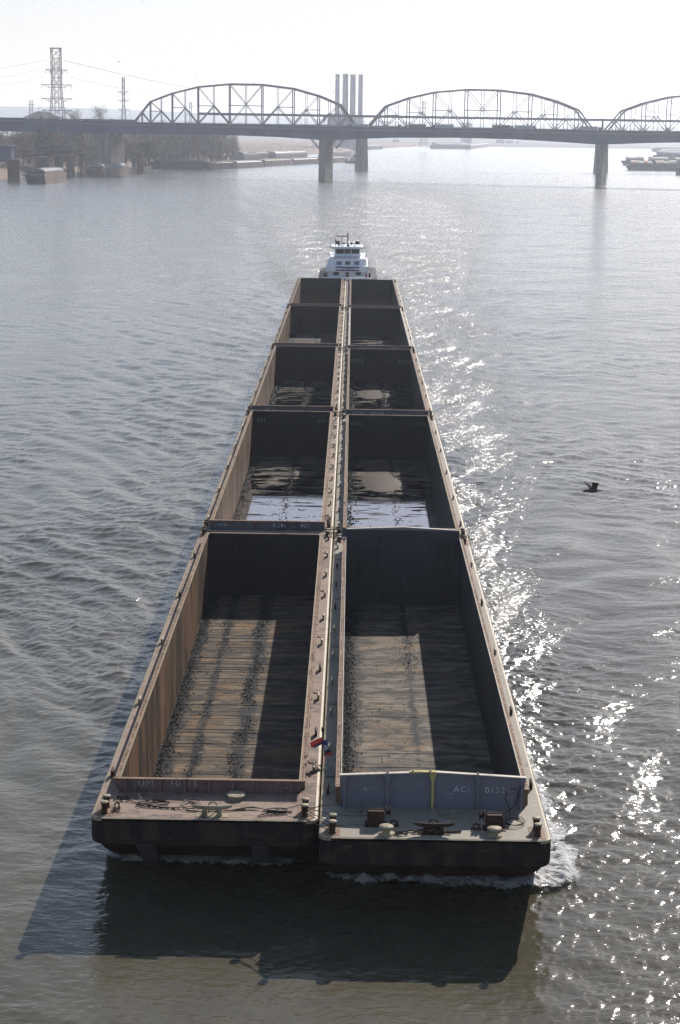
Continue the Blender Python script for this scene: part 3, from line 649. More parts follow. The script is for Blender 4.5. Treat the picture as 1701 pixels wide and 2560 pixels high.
# low mud banks
def mud(X, Y, rx, ry, h, label):
    mb = MB(); n = 20; vs = [(X, Y, FLOOR+DK+h)]
    for k, f in ((1, .55), (2, 1.0)):
        for j in range(n):
            a = 2*math.pi*j/n; q = f*(1+.25*noise.noise((math.cos(a)*1.5, math.sin(a)*1.5, X)))
            vs.append((X+rx*q*math.cos(a), Y+ry*q*math.sin(a), FLOOR+DK+(h*.7 if k == 1 else -.01)))
    fs = [(0, 1+j, 1+(j+1) % n) for j in range(n)]+[(1+j, 1+n+j, 1+n+(j+1) % n, 1+(j+1) % n) for j in range(n)]
    tag(mb.add(vs, fs).build('mud_bank', M['mud'], None, True), label, 'mud', kind='stuff')
M['mud'] = plain('wet_mud', (.045, .030, .020), .5, vary=.3)
mud(XR-1.0, YR+2*BL-16, 2.6, 7, .16, 'dark wet mud bank in the hold of the second right barge'); mud(XR-1.2, YR+3*BL-14, 2.8, 6, .16, 'dark wet mud bank in the hold of the third right barge')
for (X, y0, ya_, yb_, s_, hi_, lo_, lab) in ((XL, YL+BL, 22, 54, 3., .15, -.09, 'sky-reflecting puddle on the floor of the second left barge'), (XR, YR+BL, 22, 54, 11., .13, -.08, 'sky-reflecting puddle on the floor of the second right barge'),
        (XL, YL+2*BL, 26, 60, 23., .10, -.08, 'narrow broken puddle on the floor of the third left barge'), (XR, YR+2*BL, 26, 60, 31., .11, -.05, 'rippled puddle on the floor of the third right barge'), (XR, YR+3*BL, 34, 60, 41., .08, -.06, 'small puddle on the floor of the fourth right barge')):
    o = MB().add([(X-HW_-.03, y0+.7, FLOOR+DK+.05), (X+HW_+.03, y0+.7, FLOOR+DK+.05), (X+HW_+.03, y0+56.3, FLOOR+DK+.05), (X-HW_-.03, y0+56.3, FLOOR+DK+.05)], [(0, 1, 2, 3)]).build('puddle', puddle_mat('puddle_water', y0+ya_, y0+yb_, s_, hi_, lo_))
    tag(o, lab, 'puddle', kind='stuff')
# ------------------------------------------------------------------ towboat
TY = 5*BL+YR+3.5
def bt(cx, cy, Y): return at(760+cx/7.127, 560+cy/7.127, Y)
Xc = bt(775, 900, TY).x
boat = thing('towboat', 'white pushboat with stepped decks and wheelhouse behind the last two barges', 'towboat', (Xc, TY, 0))
def tb(cx0, cy0, cx1, cy1, Y0, dep, zlo=None):
    a = bt(cx0, cy1, Y0); b = bt(cx1, cy0, Y0); z0 = a.z if zlo is None else zlo
    return (a.x-Xc, Y0-TY, z0), (b.x-Xc, Y0-TY+dep, b.z)
a, b = tb(240, 1035, 1315, 1080, TY+.3, 38, 0)
MB().prism([(a[0], .3, -.6), (b[0], .3, -.6), (b[0], .3, b[2]), (a[0], .3, b[2])], (0, 38, 0)).build('hull', M['dark'], boat)
a, b = tb(320, 965, 1218, 1040, TY+.6, 1.0, 2.0); MB().box(a, b).build('bow_bulwark', M['white'], boat)
a, b = tb(425, 845, 1140, 975, TY+5, 26, 2.0); t1 = MB().box(a, b).build('main_deckhouse', M['white'], boat)
a1, b1 = tb(400, 757, 1145, 851, TY+4.5, 27); t2 = MB().box(a1, b1).build('boat_deck', M['white'], boat)
a, b = tb(445, 627, 1110, 757, TY+6.5, 20, b1[2]-.1); t3 = MB().box(a, b).build('upper_deckhouse', M['white'], boat)
z3 = b[2]
a, b = tb(550, 438, 1005, 627, TY+8, 6, z3-.02); wh = MB().box(a, b).build('wheelhouse', M['white'], boat)
def pane(cx0, cy0, cx1, cy1, Y, par, mat, nm='window', d=.05):
    p, q = tb(cx0, cy0, cx1, cy1, Y-d, d*.6); o = MB().box(p, q).build(nm, mat, par); return o
for x0, x1 in ((572, 712), (725, 833), (850, 985)): pane(x0, 449, x1, 528, TY+8, wh, M['glass'])
for x0, x1, mt in ((582, 676, M['coam_grey']), (740, 828, M['glass']), (893, 987, M['coam_grey'])): pane(x0, 668, x1, 728, TY+6.5, t3, mt)
for x0, x1 in ((530, 620), (925, 1015)):
    pane(x0-6, 850+2, x1+6, 914, TY+5, t1, M['coam_grey'], 'window_frame'); pane(x0+6, 858, x1-6, 906, TY+4.95, t1, M['coam_dark'])
dr = pane(740, 852, 806, 962, TY+5, t1, M['brown'], 'door'); pane(755, 860, 792, 900, TY+4.95, dr, M['glass'], 'door_window')
for y0 in (764, 816):
    p, q = tb(566, y0, 988, y0+20, TY+4.44, .03); MB().box(p, q).build('stripe', M['band'], t2)
for i, cx in enumerate((676, 700)): text('name_letter', 'MV'[i], .26, (bt(cx, 806, TY+4.4).x-Xc, 4.43, bt(cx, 808, TY+4.4).z), M['band'], t2)
mb = MB()
for cx in range(735, 875, 15): p, q = tb(cx, 790, cx+7, 806, TY+4.44, .03); mb.box(p, q)
mb.build('name_board', M['band'], t2)
p, q = tb(490, 412, 1060, 440, TY+7, 8.5); rf = MB().box(p, q).build('wheelhouse_roof', M['white'], boat, bevel=.08)
zr = q[2]
def rail(pts, par, h=.0, r=.035):
    mb = MB()
    for k in (0, .5): mb.tube([Vector(p)-Vector((0, 0, k*.55)) for p in pts], r, 4)
    for i in range(len(pts)-1):
        n = max(1, int((Vector(pts[i+1])-Vector(pts[i])).length/1.1))
        for j in range(n+1):
            p = Vector(pts[i]).lerp(Vector(pts[i+1]), j/n); mb.tube([p, p-Vector((0, 0, .95))], r, 4)
    return mb.build('railing', M['coam_grey'], par)
def L_(cx, cy, Y): v = bt(cx, cy, Y); return (v.x-Xc, Y-TY, v.z)
rail([L_(450, 540, TY+14), L_(450, 545, TY+6.7), L_(548, 540, TY+6.7)], t3); rail([L_(1005, 545, TY+6.7), L_(1110, 545, TY+6.7), L_(1110, 545, TY+14)], t3)
rail([L_(550, 580, TY+6.7), L_(1005, 580, TY+6.7)], t3)
rail([L_(430, 970, TY+.5), L_(562, 970, TY+.5)], boat); rail([L_(978, 975, TY+.5), L_(1110, 975, TY+.5)], boat)
rail([L_(245, 955, TY+10), L_(245, 962, TY+1), L_(325, 965, TY+.7)], boat); rail([L_(1218, 965, TY+.7), L_(1305, 960, TY+1), L_(1305, 950, TY+10)], boat)
rail([L_(362, 765, TY+12), L_(365, 800, TY+5), L_(398, 770, TY+4.7)], t2); rail([L_(1148, 770, TY+4.7), L_(1198, 790, TY+5), L_(1198, 790, TY+12)], t2)
rail([L_(560, 376, TY+9), L_(1000, 376, TY+9)], rf, r=.03)
mast = MB().tube([L_(786, 412, TY+9), L_(786, 168, TY+9)], .14, 6).build('mast', M['dark'], boat)
MB().tube([L_(575, 213, TY+9), L_(786, 216, TY+9)], .10, 6).tube([L_(680, 213, TY+9), L_(680, 410, TY+9)], .09, 6).build('cross_arm', M['dark'], mast)
MB().tube([L_(565, 268, TY+9), L_(565, 412, TY+9)], .08, 6).box(*tb(556, 268, 574, 305, TY+9, .15)).build('antenna', M['dark'], boat)
MB().tube([L_(1000, 190, TY+9), L_(1000, 412, TY+9)], .03, 5).build('antenna', M['coam_grey'], boat)
MB().tube([L_(655, 250, TY+9.5), L_(655, 412, TY+9.5)], .025, 5).tube([L_(635, 300, TY+9.5), L_(635, 412, TY+9.5)], .025, 5).build('antenna', M['coam_grey'], boat)
for cx, cy, r in ((712, 345, .25), (845, 345, .27), (905, 405, .24), (790, 385, .3), (625, 368, .27)):
    p = L_(cx, cy, TY+8.6); mb = MB(); n = 14
    vs = [(p[0]+q*r*math.cos(2*math.pi*j/n), p[1]+d, p[2]+q*r*math.sin(2*math.pi*j/n)) for q, d in ((1, 0), (1, .2), (.4, .42)) for j in range(n)]
    mb.add(vs, [(i*n+j, i*n+(j+1) % n, (i+1)*n+(j+1) % n, (i+1)*n+j) for i in range(2) for j in range(n)]+[tuple(range(n)), tuple(range(2*n, 3*n))[::-1]])
    mb.tube([(p[0], p[1]+.15, p[2]), (p[0], p[1]+.15, zr-.02)], .04, 5); mb.build('searchlight', M['dark'], boat)
for cx, cy0, cy1 in ((472, 392, 430), (1085, 405, 440), (452, 540, 590), (1104, 545, 590), (447, 628, 745), (1110, 652, 755)):
    p, q = tb(cx-7, cy0, cx+7, cy1, TY+6.8, .2); MB().box(p, q).build('deck_light', M['dark'], boat)
for cx in (380, 1172):
    p, q = tb(cx-18, 892, cx+18, 955, TY+2, 1.2); MB().box(p, q).lathe(((p[0]+q[0])/2, 2.4, q[2]-.02), [(.2, 0), (.2, .2), (.3, .24), (.1, .28)], 12).build('capstan', M['dark'], boat)
for cx in (600, 950):
    p = L_(cx, 600, TY+24); MB().lathe((p[0], p[1], z3-.5), [(.55, 0), (.5, 3.2), (.42, 3.3)], 14).build('funnel', M['dark'], boat)
pf = L_(1100, 1030, TY+.9); q = L_(1100, 860, TY+.9)
fl = thing('jack_flag', 'small red flag hanging limp on a staff at the front of the towboat', 'flag', (pf[0]+Xc, pf[1]+TY, 0))
MB().tube([(0, 0, pf[2]-.4), (0, 0, q[2])], .035, 5).build('staff', M['dark'], fl)
cloth([(0, -.04, q[2]-.25), (.32, -.06, q[2]-.5), (.28, -.06, q[2]-1.0), (0, -.04, q[2]-1.1)], 5, 6, .06, 'flag_cloth', M['red'], fl)

# ------------------------------------------------------------------ road bridge on girders
class Plane:
    def __init__(s, o, a): s.o = Vector((o.x, o.y, 0)); s.a = a; s.u = Vector((math.cos(a), math.sin(a), 0)); s.v = Vector((-math.sin(a), math.cos(a), 0))
    def uz(s, px, py, v=0):
        px, py = float(px), float(py); d = fw*F + (px-850.5)*r2 - (py-1280)*u2; o = s.o+s.v*v
        p = CAM+d*((o-CAM).dot(s.v)/d.dot(s.v)); return ((p-s.o).dot(s.u), p.z)
    def w(s, u, v, z): return s.o+s.u*u+s.v*v+Vector((0, 0, z))
P1, P2 = on(805, 450), on(1495, 466)
G = Plane(P1, math.atan2(P2.y-P1.y, P2.x-P1.x))
gb = thing('girder_bridge', 'long low steel girder road bridge with traffic, in front of the arched truss bridge', 'bridge', G.o, G.a)
prof = [(-60, 292, 327), (0, 293, 328), (130, 298, 331), (255, 303, 334), (400, 306.5, 336), (520, 309, 337), (600, 311, 339), (700, 313.5, 343), (765, 315, 347.5), (800, 316, 350), (835, 316.5, 349.5), (880, 317, 347), (950, 318.5, 344.5), (1150, 320.5, 344.5), (1300, 323, 349), (1400, 324.5, 355), (1480, 326, 360.5), (1515, 326.3, 361), (1600, 327.3, 358), (1680, 328.5, 356.5), (1790, 330, 356)]
top = [G.uz(x, t) for x, t, b in prof]; bot = [G.uz(x, b) for x, t, b in prof]
def pl(zs, dz=0): return [Vector((u, 0, z+dz)) for u, z in zs]
for v, nm in ((0, 'front'), (26, 'rear')):
    poly = [p+Vector((0, v, 0)) for p in pl(top, -2.6)]+[p+Vector((0, v, 0)) for p in pl(bot)][::-1]
    # web as a strip with thickness
    mb = MB(); n = len(top)
    A = [(u, v, z-2.6) for u, z in top]; B = [(u, v, z) for u, z in bot]; C2 = [(u, v+2, z-2.6) for u, z in top]; D2 = [(u, v+2, z) for u, z in bot]
    mb.add(A+B+C2+D2, [q for i in range(n-1) for q in ((i, i+1, n+i+1, n+i), (2*n+i, 2*n+i+1, 3*n+i+1, 3*n+i), (n+i, n+i+1, 3*n+i+1, 3*n+i), (i, i+1, 2*n+i+1, 2*n+i))])
    g_ = mb.build('girder', M['girder'], gb)
def zt(u): return float(np.interp(u, [q[0] for q in top], [q[1] for q in top]))
def slab(name, v0, v1, d0, d1, mat, par):
    mb = MB(); n = len(top)
    mb.add([(u, v0, z+d0) for u, z in top]+[(u, v1, z+d0) for u, z in top]+[(u, v0, z+d1) for u, z in top]+[(u, v1, z+d1) for u, z in top],
           [q for i in range(n-1) for q in ((i, i+1, n+i+1, n+i), (2*n+i, 2*n+i+1, 3*n+i+1, 3*n+i), (i, i+1, 2*n+i+1, 2*n+i), (n+i, n+i+1, 3*n+i+1, 3*n+i))]); return mb.build(name, mat, par)
slab('roadway', -1.5, 30, -2.59, -1.5, M['road'], gb)
slab('parapet', -1.6, -1.2, -1.49, -.05, M['girder'], gb); slab('parapet', 29.5, 29.9, -1.49, -.05, M['girder'], gb)
def pier(u, z1, w0, w1, d, slots, name='pier'):
    """tapered pier; u = centre"""
    mb = MB(); fr = [(-w0/2, 0), (w0/2, 0), (w0/2, d), (-w0/2, d)]; ft = [(-w1/2, 0), (w1/2, 0), (w1/2, d), (-w1/2, d)]
    mb.add([(u+x, y+1, -4) for x, y in fr]+[(u+x, y+1, z1-.01) for x, y in ft], [(0, 1, 5, 4), (1, 2, 6, 5), (2, 3, 7, 6), (3, 0, 4, 7), (4, 5, 6, 7)])
    o = mb.build(name, M['concrete'], gb)
    if slots:
        for k in range(3):
            y0 = 1+d*(.12+.26*k); xw = w0/2+(w1-w0)/2*.45
            MB().box((u+xw-.2, y0+1.0, z1*.42), (u+xw+.35, y0+2.6, z1-2)).build('pier_rib', M['cover_buff'], o)
    return o
zb = lambda u: float(np.interp(u, [q[0] for q in bot], [q[1] for q in bot]))
up_ = [G.uz(805, 448)[0], G.uz(1495, 466)[0]]
pier(up_[0]-.4, zb(up_[0]), 5.2, 4.7, 18, True); pier(up_[1], zb(up_[1]), 4.2, 3.8, 20, False)
for s in (-1, 1):
    for v in (3, 22):
        MB().tube([(up_[0]+s*3.2, v, zb(up_[0])-6), (up_[0]+s*6.5, v, zb(up_[0])-2.6), (up_[0]+s*9.5, v, zb(up_[0])+.6)], .55, 4).build('bracket', M['concrete'], gb)
ub = G.uz(254, 400)[0]
MB().box((ub-6.2, 1, 0), (ub+5.0, 26, zb(ub)-4.5)).build('pier', M['concrete'], gb)
MB().box((ub+5.6, 1, 0), (ub+7.2, 26, zb(ub)-6)).box((ub-6.2, .9, zb(ub)-4.49), (ub+6, 26, zb(ub)-.1)).build('pier_column', M['cover_buff'], gb)
MB().tube([(ub+6.3, 4, zb(ub)-7), (ub+6.6, 4, zb(ub)-3.5), (ub+12, 4, zb(ub)-.3)], .8, 4).build('bracket', M['concrete'], gb)
for px in (53, 285, 720, 1010, 1208, 1400):             # lamp posts
    u = G.uz(px, 300)[0]; MB().tube([(u, 29, zt(u)-1.5), (u, 29, zt(u)+9.5), (u+1.4, 29, zt(u)+10)], .13, 5).build('lamp_post', M['truss'], gb)
u = G.uz(813, 300)[0]; sg = MB().tube([(u, -.8, zt(u)-1.5), (u, -.8, zt(u)+8)], .2, 5).build('sign_post', M['truss'], gb)
MB().box((u-1.1, -1.0, zt(u)+4.2), (u+1.1, -.8, zt(u)+8.2)).build('sign_panel', M['cover'], sg)
u = G.uz(1508, 300)[0]; MB().box((u-.7, -1.0, zt(u)-1.4), (u+.7, -.8, zt(u)+8)).build('sign_panel', M['cover'], gb)
for px in range(805, 825, 9):
    pass
# traffic
def vehicle(px, kind, v, label, mat=None, face=1, lamp=False):
    u = G.uz(px, 315, v)[0]; z = zt(u)-1.5
    L = {'car': 4.6, 'truck': 16.5, 'cab': 6.5, 'tank': 16}[kind]
    t = thing({'car': 'car', 'truck': 'lorry', 'cab': 'lorry', 'tank': 'tanker'}[kind], label, {'car': 'car', 'truck': 'truck', 'cab': 'truck', 'tank': 'truck'}[kind], G.w(u, v, z), G.a if face > 0 else G.a+math.pi, 'traffic on the girder bridge')
    if kind == 'car':
        b = MB().prism([(-2.3, -.9, .35), (2.3, -.9, .35), (2.3, -.9, .8), (1.4, -.9, .95), (.7, -.9, 1.5), (-1.1, -.9, 1.5), (-1.9, -.9, .95), (-2.3, -.9, .9)], (0, 1.8, 0)).build('body', mat or M['car_dark'], t, bevel=.05)
        MB().prism([(-1.75, -.92, .98), (1.25, -.92, .98), (.6, -.92, 1.42), (-1.0, -.92, 1.42)], (0, 1.84, 0)).build('window', M['glass'], t)
        for x in (-1.45, 1.45):
            for y in (-.93, .73): MB().prism([(x+.34*math.cos(a*.5236), y, .34+.34*math.sin(a*.5236)) for a in range(12)], (0, .2, 0)).build('wheel', M['dark'], t)
    else:
        ln = L-4
        if kind == 'truck': MB().box((-L/2, -1.3, 1.2), (-L/2+ln, 1.3, 4.1)).build('trailer', mat or M['trailer'], t, bevel=.06)
        if kind == 'tank':
            o = MB().lathe((0, 0, 0), [(.6, -6.2), (1.25, -5.9), (1.25, 5.9), (.6, 6.2)], 16).build('tank', mat or M['trailer'], t, True); o.rotation_euler = (0, R(90), 0); o.location = (-1.6, 0, 2.5)
        if kind == 'cab': MB().box((-3.2, -1.2, 1.0), (-.4, 1.2, 1.5)).build('chassis', M['dark'], t)
        MB().prism([(L/2-3.4, -1.25, .7), (L/2, -1.25, .7), (L/2, -1.25, 1.9), (L/2-1.4, -1.25, 2.1), (L/2-1.9, -1.25, 3.7), (L/2-3.4, -1.25, 3.7)], (0, 2.5, 0)).build('cab', M['car_dark'], t, bevel=.06)
        for x in ((-L/2+1.2, -L/2+2.5, L/2-5, L/2-1.2) if kind != 'cab' else (-2, L/2-1.2)):
            for y in (-1.3, 1.0): MB().prism([(x+.5*math.cos(a*.5236), y, .5+.5*math.sin(a*.5236)) for a in range(12)], (0, .3, 0)).build('wheel', M['dark'], t)
    if lamp:
        for y in (-.6, .6): o = MB().box((L/2-.05, y-.18, .65), (L/2+.06, y+.18, .95)).build('headlight', M['lamp'], t)
    return t
for px, k, v, lab, mt, fc in ((1261, 'truck', 6, 'dark box lorry just left of a pale lorry on the girder bridge', M['trailer_dark'], 1), (1317, 'truck', 4, 'pale box lorry nose to nose with a dark one, right half of the bridge', M['trailer'], 1),
    (1480, 'truck', 5, 'pale box lorry passing over the right river pier', M['trailer'], 1), (1106, 'truck', 5, 'grey box lorry right of mid span between the two river piers', M['trailer'], -1), (1037, 'truck', 24, 'dark box lorry behind a pale car, left of mid span', M['trailer_dark'], -1),
    (1003, 'cab', 24, 'bobtail lorry cab without trailer on the girder bridge', None, -1), (896, 'tank', 5, 'pale tanker lorry crossing under the end of the left truss', M['trailer'], -1), (1668, 'cab', 24, 'dark short lorry near the right end of the girder bridge', None, 1)):
    vehicle(px, k, v, lab, mt, fc)
cars = [(8, 'car_white', 'white car at the far left end of the girder bridge'), (68, 'car_white', 'white car left of the tall pylon on the girder bridge'), (92, 'car_white', 'pale car just in front of an orange-brown van'), (150, 'car_white', 'white car below the tall pylon'), (172, 'car_white', 'white car right behind another below the tall pylon'), (203, 'car_white', 'white car right of the tall pylon foot'),
    (240, 'car_dark', 'dark car over the left bank pier'), (283, 'car_dark', 'dark car below the smaller pylon'), (352, 'car_white', 'white car at the left foot of the left truss'), (455, 'car_white', 'pale car below the second panel of the left truss'), (505, 'car_white', 'pale car with a bright nose under the left truss'), (575, 'car_white', 'pale car under the middle of the left truss'), (640, 'car_dark', 'dark car under the right half of the left truss'), (745, 'car_dark', 'dark car left of the pier sign'),
    (960, 'car_dark', 'dark car between the tanker and the lorry cab'), (1052, 'car_white', 'pale car beside the dark box lorry'), (1180, 'car_dark', 'dark car in the middle of the right truss'), (1230, 'car_dark', 'dark car following the dark box lorry'), (1400, 'car_dark', 'dark car between two pale lorries'), (1555, 'car_dark', 'dark car right of the right river pier'), (1588, 'car_white', 'pale car near the right end of the girder bridge'), (1622, 'car_dark', 'dark car near the right end of the girder bridge'), (1650, 'car_dark', 'dark car last but one at the right end'), (1690, 'car_dark', 'dark car at the very right end of the girder bridge')]
for i, (px, mt, lab) in enumerate(cars): vehicle(px, 'car', 2.5+(i*7 % 3)*3.6, lab, M[mt], 1 if i % 2 else -1, lamp=(px in (1555, 1622, 1650)))
vehicle(104, 'cab', 5, 'orange-brown van left of the tall pylon', M['cover_orange'], 1)
# ------------------------------------------------------------------ truss bridge
Q1, Q2 = on(907, 426), on(1509, 432)
T = Plane(Q1, math.atan2(Q2.y-Q1.y, Q2.x-Q1.x))
tbm = thing('truss_bridge', 'steel truss bridge with three curved-top spans behind the low girder bridge', 'bridge', T.o, T.a)
zbot = T.uz(900, 314)[1]; HT = 35.0
fu = [0, .074, .171, .286, .427, .573, .714, .829, .926, 1]; fh = [0, .53, .745, .915, 1, 1, .915, .745, .53, 0]
def bar(mb, a, b, w_): mb.tube([a, b], w_, 4)
def span(u0, u1, H, zb0, zb1):
    sp = MB(); us = [u0+(u1-u0)*f for f in fu]; zB = lambda u: zb0+(zb1-zb0)*(u-u0)/(u1-u0)
    root = MB()
    for v in (0, 11): root.tube([(u0, v, zB(u0)), (u1, v, zB(u1))], .7, 4)
    root.box((u0, 0, zB((u0+u1)/2)-1.5), (u1, 11, zB((u0+u1)/2)-.9))
    ro = root.build('truss_span', M['truss'], tbm)
    tp = [(us[i], zB(us[i])+H*fh[i]) for i in range(10)]
    for v in (0, 11):
        MB().tube([(u, v, z) for u, z in tp], .82, 4).build('top_chord', M['truss'], ro)
        for i in range(1, 9): MB().tube([(us[i], v, zB(us[i])), (us[i], v, tp[i][1])], .52, 4).build('vertical', M['truss'], ro)
        for i in range(1, 8):
            um = (us[i]+us[i+1])/2; zm0 = zB(um); zt_ = (tp[i][1]+tp[i+1][1])/2; zm = zm0+(zt_-zm0)*.47
            MB().tube([(um, v, zm0), (um, v, zt_)], .30, 4).build('sub_vertical', M['truss'], ro)
            left = i < 4
            dg = MB()
            if i == 4:
                for a, b in (((us[i], tp[i][1]), (us[i+1], zB(us[i+1]))), ((us[i+1], tp[i+1][1]), (us[i], zB(us[i])))): dg.tube([(a[0], v, a[1]), (b[0], v, b[1])], .28, 4)
                dg.tube([(us[i], v, zm), (us[i+1], v, zm)], .32, 4)
            else:
                hi_, lo_ = (i, i+1) if left else (i+1, i)
                dg.tube([(us[hi_], v, tp[hi_][1]), (um, v, zm)], .25, 4); dg.tube([(um, v, zm), (us[lo_], v, zB(us[lo_]))], .46, 4); dg.tube([(um, v, zm), (us[hi_], v, zB(us[hi_]))], .38, 4)
                dg.tube([(us[hi_], v, zm), (um, v, zm)], .32, 4)
            dg.build('diagonal', M['truss'], ro)
        for e_, s in ((0, 1), (8, -1)):
            i = e_; um = (us[i]+us[i+1])/2; zz_ = (tp[i][1]+tp[i+1][1])/2
            MB().tube([(um, v, zB(um)), (um, v, zz_)], .42, 4).tube([(um, v, zz_), (us[1] if s > 0 else us[8], v, zB(um))], .5, 4).build('sub_vertical', M['truss'], ro)
    mb = MB()
    for i in range(1, 9): mb.tube([(us[i], 0, tp[i][1]-.2), (us[i], 11, tp[i][1]-.2)], .3, 4)
    mb.build('sway_bracing', M['truss'], ro)
ua, ub_, uc, ud, ue = T.uz(336, 300)[0], T.uz(893, 300)[0], T.uz(926, 300)[0], T.uz(1487, 300)[0], T.uz(1521, 300)[0]
HT = T.uz(615, 213)[1]-T.uz(615, 313)[1]
span(ua, ub_, HT, T.uz(336, 307)[1], T.uz(893, 315)[1])
H2 = T.uz(1210, 226)[1]-T.uz(1210, 322)[1]
span(uc, ud, H2, T.uz(926, 316)[1], T.uz(1487, 326)[1])
span(ue, ue+(ud-uc), H2, T.uz(1521, 327)[1], T.uz(1521, 327)[1])
a = T.uz(497, 284); b = T.uz(1700, 303)
mb = MB(); zz1 = a[1]; zz2 = b[1]
mb.add([(a[0], 1, zz1-1.1), (b[0]+60, 1, zz2-1.1), (b[0]+60, 10, zz2-1.1), (a[0], 10, zz1-1.1), (a[0], 1, zz1+1.1), (b[0]+60, 1, zz2+1.1), (b[0]+60, 10, zz2+1.1), (a[0], 10, zz1+1.1)], [(0, 3, 2, 1), (4, 5, 6, 7), (0, 1, 5, 4), (1, 2, 6, 5), (2, 3, 7, 6), (3, 0, 4, 7)])
mb.build('upper_deck', M['truss'], tbm)
for i, px in enumerate((907, 1508)):
    u = T.uz(px, 400)[0]; z1 = T.uz(px, 318+i*8)[1]; mb = MB()
    mb.add([(u+x, y, -4) for x, y in ((-5, -2), (5, -2), (5, 13), (-5, 13))]+[(u+x, y, z1) for x, y in ((-3.6, -1), (3.6, -1), (3.6, 12), (-3.6, 12))], [(0, 1, 5, 4), (1, 2, 6, 5), (2, 3, 7, 6), (3, 0, 4, 7), (4, 5, 6, 7)])
    mb.build('pier', M['concrete'], tbm)
za = T.uz(0, 294)[1]; z2_ = T.uz(335, 299)[1]
mb = MB(); u0 = T.uz(-80, 290)[0]
mb.add([(u0, 0, za-4.2), (ua, 0, z2_-4.2), (ua, 11, z2_-4.2), (u0, 11, za-4.2), (u0, 0, za), (ua, 0, z2_), (ua, 11, z2_), (u0, 11, za)], [(0, 3, 2, 1), (4, 5, 6, 7), (0, 1, 5, 4), (1, 2, 6, 5), (2, 3, 7, 6), (3, 0, 4, 7)])
for px in (-10, 80, 170, 255, 335):
    u = T.uz(px, 300)[0]; mb.box((u-1.5, 1, 0), (u+1.5, 10, za-4.1))
mb.build('approach_viaduct', M['truss'], tbm)
# ------------------------------------------------------------------ power station chimneys
ps = thing('power_station', 'pale block of a power station at the foot of the four tall chimneys', 'building', (0, 3020, 0))
for k, (x0, x1, y0) in enumerate(((819, 850, 291), (872, 910, 288), (850, 872, 294))):
    p = at(x0, y0, 3020); q = at(x1, y0, 3020); MB().box((p.x, 0, 0), (q.x, 60, p.z)).build('wall', M['stack'], ps)
for k, (x0, x1, yt, lab) in enumerate(((839, 850, 185.5, 'leftmost of the four tall power station chimneys'), (857.5, 871.5, 184.3, 'second from the left of the four tall chimneys'), (876.5, 890, 186, 'third from the left of the four tall chimneys'), (897, 908, 186, 'rightmost of the four tall power station chimneys'))):
    p = at((x0+x1)/2, yt, 3000); w_ = (x1-x0)/4324*3074/2
    o = MB().lathe((0, 0, 0), [(w_*1.25, 0), (w_*1.1, p.z*.5), (w_*.96, p.z-4), (w_*1.0, p.z-3.9), (w_*1.0, p.z), (w_*.7, p.z-.5)], 20).build('chimney', M['stack'], None, True, loc=(p.x, 3000, 0))
    tag(o, lab, 'chimney', 'power station chimneys')
# ------------------------------------------------------------------ pylons and lines
def lattice(mb, levels, r):
    """levels: (z, halfwidth)"""
    for i in range(len(levels)-1):
        (z0, w0), (z1, w1) = levels[i], levels[i+1]; c0 = [(-w0, -w0), (w0, -w0), (w0, w0), (-w0, w0)]; c1 = [(-w1, -w1), (w1, -w1), (w1, w1), (-w1, w1)]
        for k in range(4):
            a, b = c0[k], c1[k]; n, m_ = c0[(k+1) % 4], c1[(k+1) % 4]
            mb.tube([(*a, z0), (*b, z1)], r, 4); mb.tube([(*a, z0), (*m_, z1)], r*.5, 4, cap=False); mb.tube([(*n, z0), (*b, z1)], r*.5, 4, cap=False); mb.tube([(*b, z1), (*m_, z1)], r*.6, 4, cap=False)
def pylon(px, ytop, Y, hw0, hw1, arms, label, r=.22, twin=False, name='pylon'):
    p = at(px, ytop, Y); H = p.z-6; t = thing(name, label, 'pylon', (p.x, Y, 6), .35)
    mb = MB(); lv = []
    n = 11
    for i in range(n+1):
        f = i/n; lv.append((H*f, hw0+(hw1-hw0)*min(1, f/.62) if f < .62 else hw1))
    lattice(mb, lv, r); tw = mb.build('tower', M['truss'], t)
    for f, hl in arms:
        z = H*f; am = MB()
        for s in (-1, 1): am.tube([(s*hw1, -hw1*.5, z), (s*hl, 0, z+.3)], r*.9, 4).tube([(s*hw1, hw1*.5, z+.02), (s*hl, 0, z+.3)], r*.7, 4).tube([(s*hw1, 0, z-H*.03), (s*hl, 0, z+.3)], r*.6, 4)
        am.tube([(-hw1, 0, z), (hw1, 0, z)], r, 4); a_ = am.build('cross_arm', M['truss'], t)
        ins = MB()
        for s in (-1, -.55, .55, 1): ins.tube([(s*hl, 0, z+.2), (s*hl, 0, z-H*.035)], r*.6, 4)
        ins.build('insulator', M['truss'], a_)
    return t, p
PY1, pt1 = pylon(140, 121, 1750, 10.2, 4.6, [(.80, 11), (.66, 15.5), (.53, 15.5), (.42, 15.5), (.31, 15.5)], 'tall lattice pylon with five cross arms behind the left end of the bridges', .38)
H1 = pt1.z-6
MB().tube([(-5.6, -4, H1+.3), (5.6, -4, H1+.3), (5.6, 4, H1+.3), (-5.6, 4, H1+.3), (-5.6, -4, H1+.3)], .3, 4).tube([(-4.6, 0, H1*.955), (-5.6, -4, H1+.3)], .25, 4).tube([(4.6, 0, H1*.955), (5.6, 4, H1+.3)], .25, 4).tube([(1.5, 0, H1), (1.5, 0, H1+2.5)], .12, 4).build('head_frame', M['truss'], PY1)
lattice_in = MB(); lattice(lattice_in, [(0, 3.4), (H1*.16, 2.8), (H1*.3, 2.2), (H1*.45, 2.0), (H1*.6, 2.0), (H1*.75, 2.0), (H1*.9, 2)], .12); lattice_in.build('inner_shaft', M['truss'], PY1)
